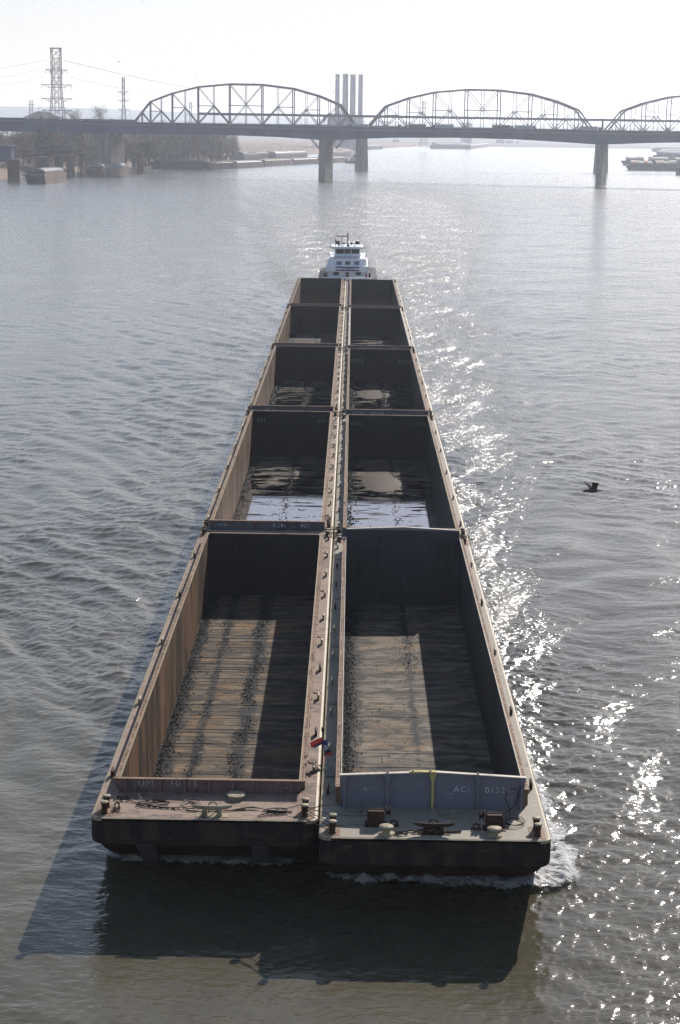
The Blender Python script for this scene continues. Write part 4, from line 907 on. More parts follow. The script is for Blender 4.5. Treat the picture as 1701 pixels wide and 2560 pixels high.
pylon(308.5, 193, 2300, 5.3, 1.5, [(.80, 6.6), (.68, 7.6), (.56, 6.6)], 'slim pylon with three short cross arms left of the truss bridge', .36)
pylon(78, 251, 3000, 6, 2.6, [(.9, 6), (.7, 6)], 'small faint pylon behind the grey hipped roof', .3)
pylon(477, 254, 2700, 5, 1.6, [(.9, 7.5), (.72, 8), (.55, 7)], 'faint pylon seen through the left truss', .22)
pylon(1062, 253, 3000, 6, 2, [(.97, 7), (.86, 10)], 'faint pylon seen through the second truss', .26)
pylon(1171, 293, 3600, 5, 1.8, [(.8, 5)], 'very faint pylon far behind the middle of the second truss', .3)
def wire(pts, label, r=.11):
    o = MB().tube(pts, r, 4, cap=False).build('power_line', M['truss']); tag(o, label, 'cable', 'power lines')
def sag(a, b, s, n=16): return [a.lerp(b, i/n)-Vector((0, 0, s*4*(i/n)*(1-i/n))) for i in range(n+1)]
wire(sag(at(160, 151, 1750), at(500, 224, 2300), 1.5), 'thick power line sagging right from the tall pylon to the truss bridge', .2)
wire(sag(at(116, 150, 1750), at(-60, 180, 1650), .5), 'power line running left from the head of the tall pylon', .09)
wire(sag(at(107, 171, 1750), at(-60, 205, 1650), 1), 'power line running left from the second arm of the tall pylon', .07)
wire(sag(at(108, 193, 1750), at(-60, 222, 1650), 1), 'power line running left from the third arm of the tall pylon', .06)
wire(sag(at(175, 193, 1750), at(760, 262, 3000), 12), 'faint power line from the third arm of the tall pylon through the left truss', .12)
wire(sag(at(900, 262, 3000), at(1760, 278, 3100), 6), 'faint power line crossing behind the second truss', .14)
# ------------------------------------------------------------------ land
shore_px = [(-120, 456), (-30, 452), (20, 449), (60, 443), (160, 432), (240, 426), (330, 420), (430, 413), (560, 402), (700, 393), (800, 385), (880, 379), (921, 374), (985, 369.5), (1050, 366.2), (1086, 365.2)]
SH = [on(x, y, 0) for x, y in shore_px]
def bank(pts, name, mat, inland=(0, 6, 16, 32, 60, 110, 200, 400, 800, 1600, 4500), hgt=(-1.5, 1.5, 4.5, 6.2, 7.2, 7.5, 8, 9, 9, 10, 12), sgn=-1):
    P = []
    for i in range(len(pts)-1):
        n = 14
        for k in range(n): P.append(pts[i].lerp(pts[i+1], k/n))
    P.append(pts[-1]); vs = []; nc = len(inland)
    for p in P:
        for d, h in zip(inland, hgt):
            j = noise.noise((p.x*.02+d*.013, p.y*.02, 3)); vs.append((p.x+sgn*(d+(j*6 if d < 300 else 0)), p.y+d*.05, h*(1+.25*j) if h > 0 else h))
    return MB().add(vs, [(i*nc+j, i*nc+j+1, (i+1)*nc+j+1, (i+1)*nc+j) for i in range(len(P)-1) for j in range(nc-1)]).build(name, mat, None, True)
M['hill'] = plain('far_hill', (.07, .075, .06), .9, scale=.01)
M['grass'] = weathered('dry_grass', (.19, .13, .095), (.09, .07, .05), (.27, .19, .13), .9, .05, bump=.2)
tag(bank(SH, 'left_bank', M['grass']), kind='structure')
far_y = SH[-1].y
mb = MB(); vs = []; nx = 60
for j, (yy, z) in enumerate(((far_y-25, -1.5), (far_y+20, 3), (far_y+200, 6), (7000, 8), (12500, 10))):
    for i in range(nx+1):
        x = -5500+11000*i/nx; s = 0
        vs.append((x, yy+(25*noise.noise((x*.004, j, 0))), z))
tag(mb.add(vs, [(j*(nx+1)+i, j*(nx+1)+i+1, (j+1)*(nx+1)+i+1, (j+1)*(nx+1)+i) for j in range(4) for i in range(nx)]).build('far_bank', M['hill'], None, True), kind='structure')

def ridge(Y, prof, name, dep=900):
    mb = MB(); vs = []; n = 140
    for i in range(n+1):
        px = -250+2250*i/n; y = np.interp(px, [q[0] for q in prof], [q[1] for q in prof])+1.1*noise.noise((px*.03, Y, 0))+.5*noise.noise((px*.12, Y, 0))
        p = at(px, y, Y); vs += [(p.x, Y-dep, 5), (p.x, Y-dep*.4, 5+(p.z-5)*.6), (p.x, Y, max(p.z, 8)), (p.x, Y+dep, 5)]
    tag(mb.add(vs, [(i*4+j, i*4+j+1, (i+1)*4+j+1, (i+1)*4+j) for i in range(n) for j in range(3)]).build(name, M['hill'], None, True), kind='structure')
ridge(8600, [(-250, 264), (0, 266), (90, 266.5), (200, 270), (350, 275), (600, 287), (900, 301), (1150, 307), (1500, 313), (2000, 318)], 'hills')
ridge(6200, [(-250, 296), (0, 297), (350, 300), (700, 308), (950, 312), (1100, 314), (1300, 318), (1540, 322), (1600, 319), (1700, 318), (2000, 322)], 'distant_hills', 500)
# shed with a hipped roof
p = at(59, 295, 1900); q = at(150, 295, 1900); rt_ = at(92, 277.5, 1900)
sh = thing('shed', 'large grey hipped roof of a shed behind the approach viaduct at the left', 'building', (0, 1900, 0))
x0, x1, xr = p.x, q.x, rt_.x
MB().box((x0-2, 0, 6), (x1+2, 40, p.z-1)).build('wall', M['stack'], sh)
MB().add([(x0-6, -2, p.z-2), (x1+8, -2, p.z-3), (x1+8, 42, p.z-3), (x0-6, 42, p.z-2), (xr-3, 20, rt_.z), (xr+8, 20, rt_.z-.4)], [(0, 1, 5, 4), (1, 2, 5), (2, 3, 4, 5), (3, 0, 4), (0, 3, 2, 1)]).build('roof', M['far_hull_dark'], sh)
# far waterside buildings beyond the bend
for k, (x0, x1, yt, Y, lab) in enumerate(((983, 998, 348, 4350, 'pale block at the water edge under the left of the second truss'), (1243, 1262, 348, 4600, 'pale shed on the far shore under the second truss'), (1268, 1284, 350, 4600, 'lower pale shed on the far shore right of another'), (1155, 1182, 308, 4700, 'large faint hall far behind the middle of the second truss'), (1293, 1299, 352, 4620, 'narrow pale tank house on the far shore'))):
    p = at(x0, yt, Y); q = at(x1, yt, Y); t = thing('warehouse', lab, 'building', ((p.x+q.x)/2, Y, 0), 0, 'buildings on the far shore'); w_ = (q.x-p.x)/2; h = max(p.z, 10)
    MB().box((-w_, 0, 1), (w_, 40, h-2)).build('wall', M['stack'], t); MB().prism([(-w_-1, -1, h-2.01), (w_+1, -1, h-2.01), (0, -1, h)], (0, 42, 0)).build('roof', M['cover'], t)
# ------------------------------------------------------------------ trees
def make_tree(seed, h, spread, mat, nleaf, bare):
    rs = random.Random(seed); t = thing('tree', 'x', 'tree', (0, 0, -50), 0, 'trees on the left bank')
    tr = MB(); tips = []
    tr.tube([(0, 0, -1), (.2, .1, h*.25), (.1, .3, h*.5), (.3, .2, h*.8)], .45, 6, .12)
    for k in range(15):
        z = h*rs.uniform(.08, .75); a = rs.uniform(0, 6.28); L = spread*rs.uniform(.6, 1.1)
        p = [Vector((.15, .15, z)), Vector((L*.5*math.cos(a), L*.5*math.sin(a), z+L*.55)), Vector((L*math.cos(a), L*math.sin(a), z+L*rs.uniform(.8, 1.3)))]
        tr.tube(p, .2, 5, .05); tips += [p[1], p[2], p[1].lerp(p[2], .5)]
    tips += [Vector((.2, .2, h*q)) for q in (.6, .7, .8, .9)]
    tr.build('trunk', M['bark'], t)
    lf = MB(); vs = []; fs = []
    cl_ = [tp+Vector((rs.gauss(0, 1), rs.gauss(0, 1), rs.gauss(0, .8)))*spread*.16 for tp in tips for _ in range(3)]
    for i in range(nleaf):
        c = rs.choice(cl_); r = spread*.15; p = c+Vector((rs.gauss(0, r), rs.gauss(0, r), rs.gauss(0, r*.8)))
        if p.z < h*.03: continue
        s = rs.uniform(.12, .34); d1 = Vector((rs.gauss(0, 1), rs.gauss(0, 1), rs.gauss(0, 1))).normalized(); d2 = d1.cross(Vector((rs.gauss(0, 1), rs.gauss(0, 1), rs.gauss(0, 1)))).normalized()
        if bare: a, b = d1*s*3.2, d2*s*.22
        else: a, b = d1*s*1.6, d2*s*1.1
        o = len(vs); vs += [p-a, p+b, p+a, p-b]; fs.append((o, o+1, o+2, o+3))
    lf.v = [tuple(v) for v in vs]; lf.f = fs; lf.build('crown', mat, t)
    return t
protos = [make_tree(1, 19, 6.5, M['leaf_olive'], 2600, False), make_tree(2, 17, 6.0, M['leaf_brown'], 2400, False), make_tree(3, 21, 6.0, M['twig'], 2200, True), make_tree(4, 16, 5.0, M['twig'], 1600, True)]
kinds = ['olive-green leafy tree', 'brown autumn tree', 'tall bare grey tree', 'smaller bare tree']
used = [False]*4; tree_n = 0
def plant(px, Y, k, s, ground, lab):
    global tree_n
    x = at(px, 300, Y).x; rz = random.uniform(0, 6.28)
    if not used[k]:
        t = protos[k]; used[k] = True; t.location = (x, Y, ground); t.rotation_euler = (0, 0, rz); t.scale = (s, s, s)
    else: t = dup(protos[k], (x, Y, ground), rz, None, (s, s, s*random.uniform(.9, 1.1)))
    t['label'] = lab; tree_n += 1
random.seed(21)
px = -20
row = 0
lab_wood = ['olive-green leafy tree in the riverside wood seen under the left of the girder bridge', 'brown autumn tree in the riverside wood seen under the left of the girder bridge', 'tall bare grey tree in the riverside wood seen under the left of the girder bridge', 'smaller bare tree in the riverside wood seen under the left of the girder bridge']
for row, (Y, lo, hi, st) in enumerate(((1290, -20, 215, 14), (1345, -20, 420, 12), (1420, 60, 520, 12), (1500, 150, 560, 12), (1580, 200, 590, 10), (1680, 330, 600, 10))):
    px = lo
    while px < hi:
        k = random.choices((0, 1, 2, 3), (3, 4, 3, 2))[0]
        plant(px+random.uniform(-5, 5), Y+random.uniform(-20, 20), k, random.uniform(.75, 1.5), 6, lab_wood[k]); px += st*random.uniform(.7, 1.3)
sk = [(168, 1.0, 3), (180, 1.55, 2), (192, 1.7, 3), (205, .9, 3), (216, 1.0, 3), (228, 1.1, 2), (240, 1.15, 3), (254, 1.75, 2), (265, 1.0, 3), (273, 1.35, 3), (283, 1.1, 3), (292, 1.3, 2), (300, 1.25, 3), (324, 1.3, 3), (333, 1.2, 2), (343, 1.0, 3), (18, .7, 3), (40, .8, 3), (52, .75, 2), (6, .8, 3), (365, 1.0, 3), (385, 1.1, 3), (412, 1.0, 2), (440, .9, 3)]
for px, s, k in sk: plant(px, 1950+random.uniform(-60, 60), k, s*.95, 22, ['', '', 'tall bare tree rising above the left of the bridges', 'small bare tree rising above the left of the bridges'][k])
vs = []
M['ridge'] = M['grass']
tag(MB().add([(-900, 1850, 6), (-140, 1850, 6), (-140, 2060, 6), (-900, 2060, 6), (-880, 1900, 23), (-180, 1900, 23), (-180, 2020, 23), (-880, 2020, 23)], [(0, 1, 5, 4), (1, 2, 6, 5), (2, 3, 7, 6), (3, 0, 4, 7), (4, 5, 6, 7)]).build('levee', M['grass']), kind='structure')
# brush along the bank: nobody could count it
vs = []; fs = []
for i in range(15000):
    k = random.randrange(len(SH)-3); f = random.random(); p = SH[k].lerp(SH[k+1], f); d = random.uniform(8, 260)**1.0
    c = Vector((p.x-d+random.gauss(0, 3), p.y+random.gauss(0, 6), 4.5+min(d, 60)*.05+random.random()*1.9*(.4+noise.noise((p.x*.03, d*.05, 1))+.5)))
    s = random.uniform(.3, 1.0); a = Vector((random.gauss(0, 1), random.gauss(0, 1), random.gauss(0, .6))).normalized()*s; b = Vector((random.gauss(0, 1), random.gauss(0, 1), random.gauss(0, 1))).normalized()*s
    o = len(vs); vs += [tuple(c-a), tuple(c+b), tuple(c+a)]; fs.append((o, o+1, o+2))
mb = MB(); mb.v = vs; mb.f = fs; tag(mb.build('brush', M['leaf_brown']), 'low dry brush and weeds covering the left river bank', 'brush', kind='stuff')
# ------------------------------------------------------------------ mooring cells, dolphins, loading tower, moored barges
def cell(x0, x1, yb, yt, lab):
    p = on((x0+x1)/2, yb, 0); r = (x1-x0)/2/4324*(p.y+74); h = at((x0+x1)/2, yt, p.y).z
    o = MB().lathe((0, 0, 0), [(r*1.08, -3), (r, 0), (r*.97, h-.6), (r*1.02, h-.5), (r*1.02, h), (r*.8, h+.15)], 22).build('mooring_cell', M['cell'], None, True, loc=(p.x, p.y+r, 0))
    tag(o, lab, 'mooring cell', 'round mooring cells off the left bank')
cell(17, 48, 456, 398, 'largest round mooring cell, at the far left edge of the water'); cell(12, 30, 436, 396, 'round mooring cell half hidden behind the largest one'); cell(86, 116, 440, 392, 'round mooring cell below the lattice loading tower')
cell(137, 157, 437, 390, 'round mooring cell behind the nearest moored barge'); cell(165, 186, 444, 388, 'round mooring cell at the right end of the nearest moored barge'); cell(297, 316, 424, 383, 'round mooring cell behind the second moored barge'); cell(341, 359, 434, 382, 'lone round mooring cell standing in open water on the left'); cell(1692, 1712, 438, 420, 'mooring cell cut by the right edge near the covered barges')
def dolphin(px, yb, yt, lab, k=4):
    p = on(px, yb, 0); h = at(px, yt, p.y).z; t = MB()
    for i in range(k):
        a = 6.28*i/k+.4; t.tube([(2.6*math.cos(a), 2.6*math.sin(a), -3), (.5*math.cos(a), .5*math.sin(a), h)], .35, 6)
    t.box((-.9, -.9, h-2), (.9, .9, h-1.4)); o = t.build('pile_dolphin', M['timber'], None, loc=(p.x, p.y, 0)); tag(o, lab, 'dolphin', 'timber pile dolphins')
dolphin(203, 441, 387, 'leaning timber dolphin right of the nearest moored barge'); dolphin(210, 443, 385, 'upright timber piles beside a leaning dolphin', 2); dolphin(74, 430, 396, 'timber dolphin between the two left mooring cells')
def far_barge(name, cx, cy, L, W_, rz, label, group, hull, cov, h=3.0, n=8, covh=1.7, z0=0):
    t = thing(name, label, 'barge', (cx, cy, 0), rz, group)
    MB().prism([(-L/2+3.5, -W_/2, -.5), (L/2-3.5, -W_/2, -.5), (L/2, -W_/2, h-1), (L/2, -W_/2, h), (-L/2, -W_/2, h), (-L/2, -W_/2, h-1)], (0, W_, 0)).build('hull', hull, t)
    MB().box((-L/2+5, -W_/2+.9, h), (L/2-4, W_/2-.9, h+1)).build('coaming', M['coam_dark'], t)
    w2 = W_/2-.9; ln = (L-9)/n
    for k in range(n):
        x0 = -L/2+5+k*ln; hh = covh*random.uniform(.8, 1.1)
        pl_ = [(x0+.05, w2*math.cos(a*math.pi/8)*-1, h+1.01+hh*math.sin(a*math.pi/8)**.8) for a in range(9)]
        MB().prism(pl_, (ln-.1, 0, 0)).build('cover', cov if not isinstance(cov, list) else cov[k % len(cov)], t)
    return t
def place(px, py, rz=0): return on(px, py, 0)
random.seed(5)
def barge_between(name, pa, pb, label, group, hull, cov, **k):
    a, b = on(*pa, 0), on(*pb, 0); c = (a+b)/2; d = b-a; L = max(30, d.length); W_ = k.pop('W_', 10.7); rz = math.atan2(d.y, d.x)
    nrm = Vector((-math.sin(rz), math.cos(rz), 0))
    return far_barge(name, c.x+nrm.x*W_/2, c.y+nrm.y*W_/2, L, W_, rz, label, group, hull, cov, **k)
LB = 'barges moored off the left bank'
# end-on barges: bow towards the camera and side catching the sun
def endon(px0, px1, yb, L, rz, label, covm, hull):
    a, b = on(px0, yb, 0), on(px1, yb, 0); W_ = (b-a).length
    t = far_barge('covered_barge', (a.x+b.x)/2+math.cos(rz)*L/2, (a.y+b.y)/2+math.sin(rz)*L/2, L, W_, rz, label, LB, hull, covm, h=6.0, n=8, covh=2.2)
    return t
endon(64, 112, 459, 60, R(86), 'nearest moored barge with a pale stacked cover and sunlit tan side', M['cover'], M['far_hull']); endon(214, 258, 443, 66, R(81), 'second moored barge, under the left bank pier of the girder bridge', M['cover'], M['far_hull'])
ln = [(372, 421, 520, 423, 'first barge of the long moored row on the left, three dark humps on it'), (522, 423, 592, 421, 'second barge of the long moored row with a sunlit side'), (592, 421, 662, 417, 'third barge of the long moored row'), (662, 416, 735, 412, 'fourth barge of the long moored row, just left of the river pier'), (735, 412, 800, 409, 'fifth barge of the long moored row, behind the river pier'), (800, 409, 872, 405, 'last barge of the long moored row, ending at a small boat')]
for k, (a, b, c, d, lab) in enumerate(ln): barge_between('moored_barge', (a, b), (c, d), lab, LB, M['far_hull_dark'] if k < 1 else M['far_hull'], M['cover_buff'] if k % 2 else M['cover'], W_=22, h=4.0 if k else 6, n=7, covh=1.4)
ln = [(610, 402, 690, 398, 'dark barge in the second moored row behind the long row'), (690, 399, 770, 394, 'barge in the second moored row left of the river pier'), (826, 396, 880, 392, 'barge in the second moored row right of the river pier'), (360, 409, 470, 411, 'low dark barge lying close to the left bank')]
for k, (a, b, c, d, lab) in enumerate(ln): barge_between('moored_barge', (a, b), (c, d), lab, LB, M['far_hull_dark'], M['cover'] if k % 2 else M['far_hull_dark'], W_=16, h=5.0, n=5, covh=3.2)
for (px, yb, sx, lab) in ((418, 404, 9, 'leftmost dark hump-backed covered barge'), (452, 403, 8, 'second dark hump-backed covered barge'), (642, 396, 8, 'dark hump-backed barge left of another near the river pier'), (667, 396, 7, 'dark hump-backed barge nearest the river pier')):
    pass
barge_between('moored_barge', (905, 374.5), (958, 372.5), 'small pale barge at the bend right of the truss pier', LB, M['far_hull_dark'], M['cover'], W_=12, h=5, n=5)
barge_between('moored_barge', (1088, 372), (1178, 373), 'long pale moored barge in mid river under the second truss', LB, M['far_hull_dark'], M['cover'], W_=40, h=6, n=10, covh=5)
barge_between('moored_barge', (1178, 373), (1224, 367), 'light sided barge at the right end of a mid river mooring', LB, M['far_hull'], M['cover'], W_=20, h=6, n=4)
barge_between('moored_barge', (1598, 361.5), (1690, 361.5), 'faint row of barges against the far shore at the right', 'covered barges moored at the right', M['far_hull_dark'], M['cover'], W_=30, h=6, n=9)
RB = 'covered barges moored at the right'
for k, (a, b, c, d, lab, cv) in enumerate(((1573, 426, 1632, 427, 'front left covered barge with an orange tinted cover', [M['cover_orange'], M['cover_buff'], M['cover']]), (1632, 427, 1700, 428, 'front covered barge with rounded buff covers right of the orange one', [M['cover_buff']]), (1700, 428, 1790, 429, 'front covered barge at the right edge', [M['cover_buff']]),
    (1556, 413, 1615, 414, 'grey covered barge behind the orange topped one', [M['cover']]), (1615, 414, 1680, 415, 'buff covered barge in the second row of the front group', [M['cover_buff']]), (1680, 415, 1760, 416, 'covered barge in the second row at the right edge', [M['cover_buff']]))):
    barge_between('covered_barge', (a, b), (c, d), lab, RB, M['far_hull_dark'], cv, W_=28, h=5, n=5, covh=4)
for k, (a, b, c, d, lab) in enumerate(((1632, 402, 1720, 404, 'nearest barge of the rear group at the right, with a high dark side'), (1640, 392, 1730, 394, 'middle barge of the rear group at the right'), (1628, 380, 1730, 382, 'farthest barge of the rear group at the right'))):
    barge_between('covered_barge', (a, b), (c, d), lab, RB, M['far_hull_dark'], M['cover'], W_=40, h=8-k, n=8, covh=5)
# small tug by the truss pier
p = on(884, 408, 0); tg = thing('harbour_tug', 'small tug at the end of the moored row beside the truss pier', 'tug', (p.x, p.y, 0), 0)
MB().prism([(-9, 0, -.5), (8, 0, -.5), (10, 0, 2.4), (-10, 0, 2.4)], (0, 7, 0)).build('hull', M['far_hull_dark'], tg); MB().box((-4, 1, 2.4), (6, 6, 6)).build('deckhouse', M['trailer'], tg); MB().box((-1, 1.5, 6), (5, 5.5, 9.5)).build('wheelhouse', M['trailer'], tg)
MB().box((-.6, 1.46, 7.6), (4.6, 1.49, 8.9)).build('window', M['glass'], tg); MB().tube([(2, 3.5, 9.5), (2, 3.5, 13)], .2, 5).build('mast', M['dark'], tg)
# loading tower and gallery at the left
p = on(104, 436, 0); LT = thing('loading_tower', 'dark lattice loading tower with a long horizontal gallery at the left bank', 'loader', (p.x, p.y+6, 0), 0)
sc_ = (p.y+80)/4324; H_ = at(104, 317, p.y+6).z
mb = MB(); lattice(mb, [(0, 15*sc_), (H_*.25, 14*sc_), (H_*.45, 13*sc_), (H_*.62, 12*sc_), (H_*.8, 10*sc_), (H_, 7*sc_)], .45); mb.build('tower', M['dark'], LT)
MB().box((-11*sc_, -8, H_*.45), (9*sc_, 8, H_*.56)).box((-5*sc_, -6, H_*.8), (6*sc_, 6, H_*.88)).build('platform', M['dark'], LT)
gz = at(104, 391, p.y).z; gz2 = at(200, 383, p.y).z
MB().tube([(-75*sc_, 0, gz), (20*sc_, 0, gz+1), (98*sc_, 0, gz2)], 1.1, 4).tube([(-75*sc_, 0, gz+3), (20*sc_, 0, gz+4), (98*sc_, 0, gz2+1.4)], .35, 4).build('gallery', M['cell'], LT)
MB().box((20*sc_, -4, gz+3), (48*sc_, 4, gz+8)).build('machine_house', M['far_hull_dark'], LT)
MB().tube([(30*sc_, -3, gz+6), (44*sc_, -3, gz+22), ], .7, 5).tube([(64*sc_, -3, at(0, 330, p.y).z), (83*sc_, -3, at(0, 352, p.y).z), (88*sc_, -3, at(0, 367, p.y).z)], .7, 5).tube([(62*sc_, -3, at(0, 330, p.y).z), (70*sc_, -3, at(0, 375, p.y).z), (72*sc_, 0, gz2)], .3, 5).build('boom', M['cover'], LT)
MB().tube([(18*sc_, -6, 4), (18*sc_, -6, at(0, 394, p.y).z)], .8, 6).build('leg', M['cover'], LT)
p = on(10, 440, 0); hz = at(10, 366, p.y).z
th = thing('transfer_house', 'dark blue transfer house with a pale roof edge at the left margin', 'building', (p.x-6, p.y+14, 0))
MB().box((-16, 0, hz-11), (9, 12, hz)).build('wall', M['girder'], th); MB().box((-17, -1, hz+.01), (11, 13, hz+.7)).build('roof', M['cover'], th); MB().box((-14, 2, -1), (-12, 10, hz-11)).box((5, 2, -1), (7, 10, hz-11)).build('leg', M['cell'], th)
# ------------------------------------------------------------------ gulls
def gull_mesh():
    k = .0005; X = lambda cx: (cx-650)*k; Z = lambda cy: (740-cy)*k
    mb = MB()
    sp = [(205, 822, 3), (235, 800, 8), (275, 775, 16), (300, 765, 34), (350, 752, 50), (420, 742, 62), (520, 738, 82), (620, 742, 88), (720, 745, 78), (820, 742, 52), (900, 735, 32), (980, 733, 24), (1060, 728, 14), (1115, 722, 4)]
    n = 14; vs = []
    for cx, cy, r in sp:
        fl_ = 1.0 if cx < 880 else 1.0+1.6*(cx-880)/230
        vs += [(X(cx), r*k*fl_*math.cos(2*math.pi*j/n), Z(cy)+r*k*math.sin(2*math.pi*j/n)) for j in range(n)]
    mb.add(vs, [(i*n+j, i*n+(j+1) % n, (i+1)*n+(j+1) % n, (i+1)*n+j) for i in range(len(sp)-1) for j in range(n)]+[tuple(range(n)), tuple(range((len(sp)-1)*n, len(sp)*n))[::-1]])
    def wing(st):
        m_ = 7; vs = []; 
        for (lx, lz, ly), (tx, tz, ty), th_ in st:
            a = Vector((X(lx), ly, Z(lz))); b = Vector((X(tx), ty, Z(tz)))
            for i in range(m_):
                f = i/(m_-1); p = a.lerp(b, f); vs.append(p+Vector((0, -1, .2)).normalized()*th_*math.sin(math.pi*min(1, f*.9+.08)))
            for i in range(m_-1, -1, -1):
                f = i/(m_-1); p = a.lerp(b, f); vs.append(p-Vector((0, -1, .2)).normalized()*th_*.6*math.sin(math.pi*min(1, f*.9+.08)))
        c = 2*m_; k2 = len(st)
        mb.add(vs, [(i*c+j, i*c+(j+1) % c, (i+1)*c+(j+1) % c, (i+1)*c+j) for i in range(k2-1) for j in range(c)]+[tuple(range(c)), tuple(range((k2-1)*c, k2*c))[::-1]])
    wing([((500, 700, 0), (840, 720, 0), .02), ((540, 640, -.02), (835, 650, -.02), .014), ((598, 520, -.06), (850, 540, -.06), .010), ((592, 420, -.10), (868, 440, -.10), .009), ((560, 330, -.15), (885, 372, -.14), .008), ((700, 295, -.22), (960, 355, -.20), .009), ((900, 300, -.30), (1080, 355, -.29), .010), ((1100, 330, -.37), (1200, 375, -.37), .009), ((1275, 378, -.43), (1305, 392, -.43), .006)])
    wing([((520, 690, .0), (800, 700, .0), .018), ((500, 640, .04), (700, 600, .05), .010), ((480, 610, .10), (600, 540, .13), .009), ((400, 560, .18), (500, 505, .22), .007), ((340, 515, .26), (390, 485, .28), .005), ((300, 485, .33), (312, 480, .33), .003)])
    return mb
g = gull_mesh().build('gull', M['gull'], None, False)
rm = g.modifiers.new('r', 'REMESH'); rm.mode = 'VOXEL'; rm.voxel_size = .0045; rm.use_smooth_shade = True
dg = bpy.context.evaluated_depsgraph_get(); me = bpy.data.meshes.new_from_object(g.evaluated_get(dg)); g.modifiers.clear(); g.data = me
for p_ in me.polygons: p_.use_smooth = True
if not me.materials: me.materials.append(M['gull'])
D0 = 35.0; gp = at(1481.5, 1227, CAM.y+D0); g.location = gp; sc_g = (D0*1.03)/34.6; g.scale = (sc_g,)*3
tag(g, 'dark gull gliding left over the water with one wing raised', 'bird')
small = gull_mesh().build('gull', M['gull'], None, False)
for i, (px, py, lab) in enumerate(((297, 155.5, 'tiny bird in the sky between the two left pylons'), (490, 188, 'tiny bird above the rising end of the left truss'), (636, 209, 'tiny bird just over the top of the left truss'), (834, 230.5, 'tiny bird just left of the four chimneys'), (985, 241, 'tiny bird above the gap between the trusses'), (1192, 251, 'tiny bird inside the middle panel of the second truss'), (1367, 250, 'tiny bird on the right slope of the second truss'), (1569, 247.5, 'tiny bird above the gap before the third truss'))):
    o = small if i == 0 else small.copy()
    if i: col.objects.link(o)
    Y = 320+i*17; o.location = at(px, py, Y); o.scale = (1.0, 1.0, 1.6); o.rotation_euler = (0, 0, .6+i*.9)
    tag(o, lab, 'bird', 'small birds in the sky')

# ------------------------------------------------------------------ river
def river_mat():
    m = NM('river_surface')
    small = m.noise(m.pos((.6, 1.3, 1), R(10)), 2.3, 2, .5, .4); rip = m.noise(m.pos((.8, 1.3, 1), R(-20)), 6.5, 2, .5, .2)
    mid = m.noise(m.pos((.42, 1.15, 1), R(-8), off=(5, 2, 0)), .36, 2, .5, .6)
    h = m.math('ADD', m.math('MULTIPLY', small, .042), m.math('MULTIPLY', rip, .014)); h = m.math('MULTIPLY_ADD', mid, m.ramp(m.pos_y(), 200, 700, .06, .45, False), h)
    ch = m.n('ShaderNodeAttribute'); ch.attribute_name = 'churn'; c1 = m.noise(m.pos((1, 1.1, 1), R(35)), 1.9, 3, .6, .6); c2 = m.noise(m.pos((1, 1, 1), R(60)), 5.5, 2, .6, .3)
    h = m.math('MULTIPLY_ADD', m.math('ADD', m.math('MULTIPLY', c1, .27), m.math('MULTIPLY', c2, .10)), ch.outputs['Fac'], h)
    nb = m.bump(h, 1.0); sil = m.noise(m.pos((1, .5, 1)), .05, 5, .6, .6)
    gl = m.n('ShaderNodeBsdfGlossy'); _sp = m.n('ShaderNodeSeparateXYZ'); m.l(m.n('ShaderNodeNewGeometry').outputs['Position'], _sp.inputs[0]); m.l(m.ramp(_sp.outputs['Y'], 150, 1200, .12, .17, False), gl.inputs['Roughness']); gl.inputs[0].default_value = (1, 1, 1, 1); m.l(nb, gl.inputs['Normal'])
    df = m.n('ShaderNodeBsdfDiffuse'); m.l(m.mix(m.ramp(sil, .35, .65), (.054, .047, .030), (.074, .065, .042)), df.inputs[0])
    fr = m.n('ShaderNodeFresnel'); fr.inputs[0].default_value = 1.43; m.l(nb, fr.inputs['Normal'])
    mx = m.n('ShaderNodeMixShader'); m.l(fr.outputs[0], mx.inputs[0]); m.l(df.outputs[0], mx.inputs[1]); m.l(gl.outputs[0], mx.inputs[2])
    return m.end(mx.outputs[0])
def smooth(x, a, b): t = np.clip((x-a)/(b-a), 0, 1); return t*t*(3-2*t)
